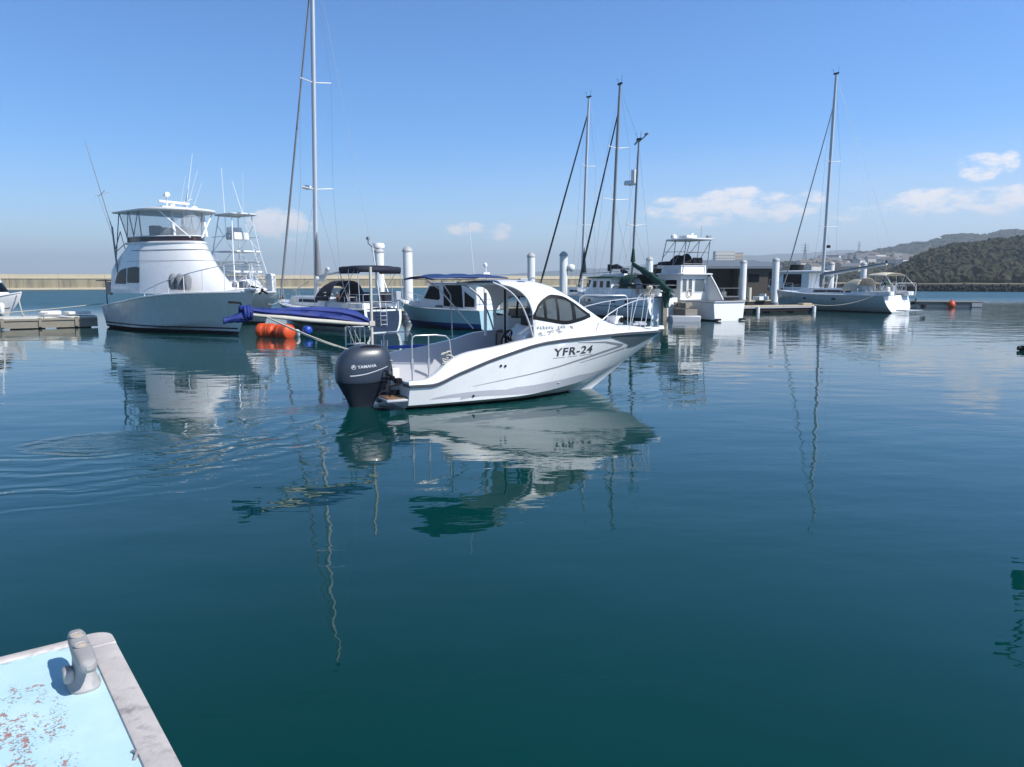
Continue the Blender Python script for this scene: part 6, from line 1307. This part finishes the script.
# dark floating house
hs = thing('floating_house', 'long dark floating house with pale roof, black glass and brown wall', 'floating house', (18.2, 95, 0), .02)
mb = MB(); mb.box((7.3, 3.8, .1), (15.6, 8.6, .9)); mb.build('float_base', M['conc_dark'], hs, bevel=.03)
mb = MB(); mb.box((12.15, 3.8, 2.3), (4.9, 7.0, 3.6)); mb.box((4.8, 5.0, 2.3), (9.8, 4.6, 3.6)); mb.build('wall', M['brown_wall'], hs)
mb = MB(); mb.box((4.75, 2.3, 2.25), (9.7, .06, 3.4)); mb.build('glass_front', M['glass'], hs)
mb = MB()
for i in range(6): mb.box((.05+9.6*i/5, 2.24, 2.25), (.10, .08, 3.5))
mb.box((4.85, 2.24, .6), (9.7, .08, .2)); mb.build('glass_frame', M['dark'], hs)
for x, z, w_, h_ in ((11.6, 2.9, 1.2, .85), (13.9, 2.55, .8, 2.1)):
    mb = MB(); mb.box((x, .29, z), (w_+.14, .06, h_+.14)); f_ = mb.build('window', M['dark'], hs); MB().box((x, .25, z), (w_, .03, h_)).build('pane', M['glass'], f_)
mb = MB(); mb.box((7.2, 3.7, 4.18), (15.4, 8.0, .28)); mb.prism([(-.6, -.2, 4.33), (15.0, -.2, 4.33), (14.2, 2.6, 4.95), (2.2, 2.6, 4.95)], (0, .4, 0)); mb.grid([[(-.5, -.25, 4.33), (14.9, -.25, 4.33)], [(2.4, 3.6, 5.15), (12.6, 3.6, 5.15)], [(-.5, 7.6, 4.33), (14.9, 7.6, 4.33)]]); mb.build('roof', M['slate_roof'], hs, smooth=0)
mb = MB(); mb.box((5.0, 1.1, .62), (10.0, 2.2, .14))
for i in range(6): mb.tube([(.3+1.9*i, .1, .7), (.3+1.9*i, .1, 1.65)], .03, 6)
mb.tube([(.3, .1, 1.65), (9.8, .1, 1.65)], .03, 6); mb.build('terrace', M['alu_dark'], hs)
mb = MB(); rnd = random.Random(17)
for k in range(5): mb.box((1.0+1.8*k, 1.3, .95), (.6, .6, .55)); mb.box((1.0+1.8*k, 1.6, 1.3), (.6, .1, .5))
mb.build('terrace_chair', M['sail_gray'], hs, bevel=.04)
# floats
def drum_float(x, y, ang, lab):
    o = thing('float', lab, 'float', (x, y, .27), ang, 'orange drum floats')
    mb = MB(); rows = [(.05, -.46), (.30, -.44), (.36, -.36), (.36, -.14), (.345, -.12), (.345, .12), (.36, .14), (.36, .36), (.30, .44), (.05, .46)]
    rg = [[(z, r*math.cos(2*math.pi*k/20), r*math.sin(2*math.pi*k/20)) for k in range(20)] for r, z in rows]; mb.loft(rg); mb.build('drum', M['orange'], o, smooth=50)
    mb = MB()
    for z in (-.13, .13): mb.tube([(z, .35*math.cos(2*math.pi*k/20), .35*math.sin(2*math.pi*k/20)) for k in range(21)], .022, 5)
    mb.build('lashing', M['orange'], o, smooth=60); return o
drum_float(-11.55, 36.2, -.25, 'left orange drum float, touching the big sport fisher stem')
drum_float(-10.55, 35.6, -.65, 'right orange drum float with its round end facing out')
o = MB().lathe([(.03, -.25), (.15, -.23), (.2, -.17), (.2, .17), (.15, .23), (.03, .25)], 16).build('float', M['blue_pl'], None, smooth=45, loc=(-9.7, 36.4, .3)); o.rotation_euler = (R(90), .2, .6); tag(o, 'small royal blue float right of the two orange drums', 'float')
o = MB().lathe([(.02, -.3), (.13, -.2), (.13, .15), (.05, .28)], 12).build('float', M['gel'], None, smooth=45, loc=(-10.15, 36.3, .15)); o.rotation_euler = (.9, .3, 0); tag(o, 'little white float bobbing just left of the small royal blue float', 'float')
raft = thing('raft', 'long low grey raft floating alone right of the yacht stern', 'raft', (40.0, 76.6, 0), -.23)
mb = MB(); mb.box((3.0, .9, .52), (6.2, 1.9, .08)); mb.build('deck', M['plank'], raft, bevel=.01)
mb = MB(); mb.box((3.0, .9, .22), (5.8, 1.7, .5), 0, 1.02); mb.build('float_tank', M['slate'], raft, bevel=.03)
mb = MB(); mb.box((5.55, -.0, .25), (.9, .05, .4)); mb.box((6.35, .9, .52), (.8, .5, .05)); mb.build('end_board', M['gel_gray'], raft)
mb = MB(); mb.tube([(.1, .2, .5), (.1, .2, .85)], .06, 8); mb.tube([(-.3, .5, .3), (.2, .5, .4)], .12, 8); mb.build('bollard', M['dark'], raft, smooth=50)
o = MB().lathe([(.02, -.36), (.2, -.32), (.34, -.15), (.36, .02), (.30, .22), (.16, .34), (.08, .38), (.08, .48), (.02, .5)], 18).build('float', M['orange'], None, smooth=50, loc=(42.9, 75.35, .28)); tag(o, 'round orange ball float tied against the long low grey raft', 'float')
o = MB().box((0, 0, .08), (1.0, .3, .22)).tube([(-.5, 0, .08), (-.62, 0, .10)], .09, 8).build('drifting_timber', M['dark'], None, bevel=.05, loc=(19.75, 28.9, 0)); o.rotation_euler = (0, 0, -.1); tag(o, 'black timber afloat at the right picture edge', 'timber')
# mooring lines
def line(lab, a, b, s_, r=.022, m='rope'): return tag(MB().tube(sag(a, b, s_, 14), r, 6).build('mooring_line', M[m], None, smooth=60), lab, 'rope')
def wp(root, p): return Matrix.Rotation(root.rotation_euler[2], 4, 'Z') @ Vector(p) + root.location
line('white mooring line looping from the right yacht stern quarter to the dock finger end', wp(J, (1.3, 1.75, 1.42)), (25.0, 64.9, .66), .42, .035)
line('pale mooring line from the wooden sided dock up to the big sport fisher stern', (-30.6, 40.1, .78), wp(B, (.6, -2.1, 1.35)), .12, .03)
line('slack white line from the small left boat bow down to the wooden sided dock', wp(L_b, (8.4, -.2, 1.9)), (-26.8, 42.3, .75), .35, .03)
line('thin pale bow line of the navy yacht passing the sport fisher stem', wp(D, (11.9, 0, 1.4)), (-11.8, 37.4, 1.5), .1, .018)
line('grey line slanting over the navy yacht foredeck', wp(D, (11.6, .4, 1.5)), wp(D, (5.6, 1.2, 2.6)), .05, .025)
# a lamp mast that stands just outside the picture on the right; the water mirrors its head
lm = thing('lamp_mast', 'dark lamp mast mirrored in the water at the right picture edge', 'lamp mast', (14.45, 20, 0), 0)
mb = MB(); mb.tube([(0, 0, -1.5), (0, 0, 8.6)], .075, 10, .05); mb.build('pole', M['dark'], lm, smooth=60)
mb = MB(); mb.tube([(0, 0, 6.3), (-.55, 0, 7.1), (-.9, 0, 7.35)], .05, 6); mb.tube([(0, 0, 8.2), (-.45, 0, 7.9), (-.95, 0, 7.6)], .045, 6); mb.tube([(0, 0, 5.0), (-.5, 0, 5.15)], .05, 6); mb.build('arm', M['dark'], lm, smooth=60)
mb = MB(); mb.box((-.82, 0, 7.48), (.34, .3, .5)); mb.build('lamp_head', M['dark'], lm, bevel=.06)
mb = MB(); mb.lathe([(.05, -.3), (.22, -.25), (.24, .2), (.1, .4), (.03, .42)], 12, (-.55, 0, 5.35)); mb.build('lamp_head', M['green_can'], lm, smooth=50)
mb = MB(); mb.box((-.5, 0, 6.05), (.5, .1, .16)); mb.build('sign_plate', M['dark'], lm, bevel=.01)
# ================================================================== painted deck corner in the foreground
def deck_paint():
    m = bpy.data.materials.new('flaking pale blue deck paint'); m.use_nodes = True; t = NT(m); b = t.N['Principled BSDF']; b.inputs['Roughness'].default_value = .55
    tc = t.n('ShaderNodeTexCoord').outputs['Object']
    big = t.noise(tc, 3.2, 3, .6, (1, 1.6, 1)); med = t.noise(tc, 40, 5, .68); fin = t.noise(tc, 95, 3, .6); tone = t.noise(tc, 6, 4, .6)
    area = t.rng(big, -.14, .10, 0, 1)                                             # where the paint is worn
    sp = t.n('ShaderNodeSeparateXYZ', Vector=tc)
    keep = t.m('MULTIPLY', t.rng(sp.outputs[0], .12, .36, 0, 1), t.rng(sp.outputs[1], -.20, -.30, 0, 1)); area = t.m('MULTIPLY', area, keep)
    red = t.rng(t.m('ADD', med, t.m('MULTIPLY', area, .20)), .225, .255, 0, 1); red = t.m('MULTIPLY', red, area)
    speck = t.rng(t.m('ADD', fin, t.m('MULTIPLY', area, .14)), .20, .23, 0, 1); speck = t.m('MULTIPLY', speck, t.m('MULTIPLY', t.rng(t.m('ADD', big, t.m('MULTIPLY', med, .5)), -.10, .05, 0, 1), keep))
    c1 = t.n('ShaderNodeMix', data_type='RGBA'); t.put(c1.inputs['Factor'], t.rng(tone, -.2, .2, 0, 1)); c1.inputs['A'].default_value = (.47, .68, .74, 1); c1.inputs['B'].default_value = (.54, .73, .78, 1)
    c2 = t.n('ShaderNodeMix', data_type='RGBA'); t.put(c2.inputs['Factor'], t.m('MULTIPLY', speck, .75)); t.L.new(c1.outputs['Result'], c2.inputs['A']); c2.inputs['B'].default_value = (.16, .24, .28, 1)
    c3 = t.n('ShaderNodeMix', data_type='RGBA'); t.put(c3.inputs['Factor'], t.m('MULTIPLY', red, .85)); t.L.new(c2.outputs['Result'], c3.inputs['A']); c3.inputs['B'].default_value = (.42, .13, .09, 1)
    edge = t.m('MAXIMUM', t.m('MULTIPLY', t.rng(sp.outputs[1], -.165, -.105, 0, 1), t.rng(sp.outputs[0], .75, .05, .25, 1)), t.m('MULTIPLY', t.rng(sp.outputs[0], .10, .045, 0, 1), .8))
    gr = t.m('MULTIPLY', t.rng(t.m('ADD', t.noise(tc, 18, 5, .7), t.m('MULTIPLY', edge, .22)), .10, .24, 0, 1), t.m('MULTIPLY', edge, .8))
    scr = t.m('MULTIPLY', t.rng(t.noise(tc, 14, 4, .7, (1, 9, 1), (0, 0, 0), .5), .17, .24, 0, 1), .30)
    c4 = t.n('ShaderNodeMix', data_type='RGBA'); t.put(c4.inputs['Factor'], t.m('MAXIMUM', gr, scr)); t.L.new(c3.outputs['Result'], c4.inputs['A']); c4.inputs['B'].default_value = (.30, .33, .34, 1)
    t.L.new(c4.outputs['Result'], b.inputs['Base Color'])
    h = t.m('SUBTRACT', t.m('MULTIPLY', t.noise(tc, 160, 2), .3), t.m('ADD', red, t.m('MULTIPLY', speck, .5)))
    bp = t.n('ShaderNodeBump'); bp.inputs['Distance'].default_value = .0012; bp.inputs['Strength'].default_value = 1; t.L.new(h, bp.inputs['Height']); t.L.new(bp.outputs[0], b.inputs['Normal'])
    return m
rim_m = mat('weathered white rim', (.53, .485, .465), .7, var=.16, scale=9, dirt=(.27, .245, .24), dscale=8, dlo=.50, dhi=.70, bump=.0015, bscale=60)
cast = mat('grey painted cast iron', (.36, .345, .34), .55, var=.14, scale=14, bump=.0012, bscale=90, dirt=(.22, .21, .22), dscale=11, dlo=.58, dhi=.75)
# local axes: x runs along the right hand edge towards the viewer, y along the far edge to the left
FA = R(-52.79); fd = thing('work_boat', 'pale blue painted deck corner with flaking red patches, in the near left corner', 'boat', (-1.963, 3.537, 0), FA)
LX, LY, ZD = 3.6, 2.6, .95
def F(x, y, z): return (x, -y, z)
mb = MB(); mb.box((LX/2, -LY/2, ZD-.06), (LX-.06, LY-.06, .12)); mb.build('deck', deck_paint(), fd)
mb = MB(); mb.box((LX/2, -LY/2, .28), (LX-.02, LY-.02, 1.2)); mb.build('hull', M['gel_old'], fd, bevel=.03)
mb = MB(); n = 8
# right hand rim: a rounded coaming; far rim: a slimmer one, with a rounded shared corner
def rimprof(wd, h): return [(0, -.12), (-.012, -.02), (-.008, h*.7), (.012, h), (wd-.014, h), (wd-.003, h*.75), (wd, 0)]
pr = rimprof(.100, .014); mb.grid([[F(x, o, ZD+z) for o, z in pr] for x in (.06, .4, 1.0, 1.8, 2.6, LX)], flip=True); mb.poly([F(.06, o, ZD+z) for o, z in pr])
mb.build('side_rim', rim_m, fd, smooth=35)
mb = MB(); pr = rimprof(.046, .014); mb.grid([[F(o, y, ZD+z) for o, z in pr] for y in (.05, .5, 1.2, LY)]); mb.poly([F(o, .05, ZD+z) for o, z in pr]); mb.build('end_rim', rim_m, fd, smooth=35)
mb = MB(); rr = []
for k in range(9):
    a = R(180+90*k/8); c = (.075, .075); rr.append((c[0]+.085*math.cos(a), c[1]+.085*math.sin(a)))
ring = rr+[(.16, -.008), (.16, .10), (.10, .11), (-.008, .16)][::1]
ring = rr+[(.16, -.01), (.16, .098), (.046, .098), (-.01, .13)]
mb.prism([F(x, y, ZD-.10) for x, y in ring], (0, 0, .117)); mb.build('corner_cap', rim_m, fd, bevel=.008)
mb = MB(); mb.tube([F(1.11, .11, ZD+.004), F(1.14, .10, ZD+.012), F(1.17, .115, ZD+.004)], .006, 5); mb.build('eye_bolt', cast, fd)
# cast mooring cleat: flared foot, cross stub, long bar with two sand-filled bolt pockets
inv = Matrix.Rotation(-FA, 4, 'Z')
bc = inv @ (Vector((-1.812, 3.052, 0))-Vector((-1.963, 3.537, 0))); mx_, my_ = bc.x, bc.y
mb = MB(); mb.loft([sup(mx_, my_, a, b, 28, 2.6, ZD+z) for z, a, b in ((0, .080, .060), (.012, .083, .063), (.02, .076, .056), (.06, .058, .046), (.10, .048, .038), (.125, .046, .036), (.138, .046, .036))]); cl = mb.build('mooring_cleat', cast, fd, smooth=45)
mb = MB(); rows = [(.0, .030, .026), (.008, .036, .032), (.028, .036, .032), (.036, .030, .026)]
mb.loft([[(mx_+.012+p[0], my_-.038-o, ZD+.07+p[1]) for p in [(q[0], q[1]) for q in sup(0, 0, a, b, 16, 4)]] for o, a, b in rows]); mb.build('cross_stub', cast, cl, smooth=50)
# bar: superellipse section swept along x, swelling at the ends
BL, bz = .190, ZD+.160; bx = mx_+.018; rings = []
def barsec(s_): e = abs(s_); return (.033+.006*(1-e)-.012*max(0, e-.8)*4, .030-.010*max(0, e-.7)*2+.003*(1-e))
for i in range(25):
    s_ = -1+2*i/24; wv, hv = barsec(s_); k = 1 if abs(s_) < .93 else math.sqrt(max(0, 1-((abs(s_)-.93)/.07)**2))*.6+.4
    rings.append([(bx+s_*BL, my_+p[0], bz+.004*abs(s_)**2+p[1]) for p in [(q[0], q[1]) for q in sup(0, 0, wv*k, hv*k, 24, 3.2)]])
mb = MB(); mb.loft(rings); mb.build('cleat_bar', cast, cl, smooth=60)
sand = mat('pale grit', (.58, .47, .33), .9, var=.2, scale=60, bump=.002, bscale=200); hole = mat('pocket wall', (.05, .048, .046), .8)
for s_ in (-.50, .08):
    x0 = bx+s_*BL; zt = bz+.0325
    mb = MB(); mb.lathe([(.0005, .0), (.025, .0)], 24, (x0, my_, zt)); mb.build('bolt_pocket', hole, cl, smooth=0)
    mb = MB(); mb.lathe([(.0235, .0), (.029, .0), (.030, .003), (.027, .0055), (.0235, .002)], 24, (x0, my_, zt)); mb.build('pocket_lip', cast, cl, smooth=50)
    mb = MB(); mb.add([(x0-.004+.018*math.cos(2*math.pi*k/18)*1.0+.006, my_+.020*math.sin(2*math.pi*k/18), zt+.0015+.0015*math.sin(k*2.1)) for k in range(18)]+[(x0+.003, my_, zt+.004)], [(k, (k+1) % 18, 18) for k in range(18)]); mb.build('pocket_grit', sand, cl, smooth=60)
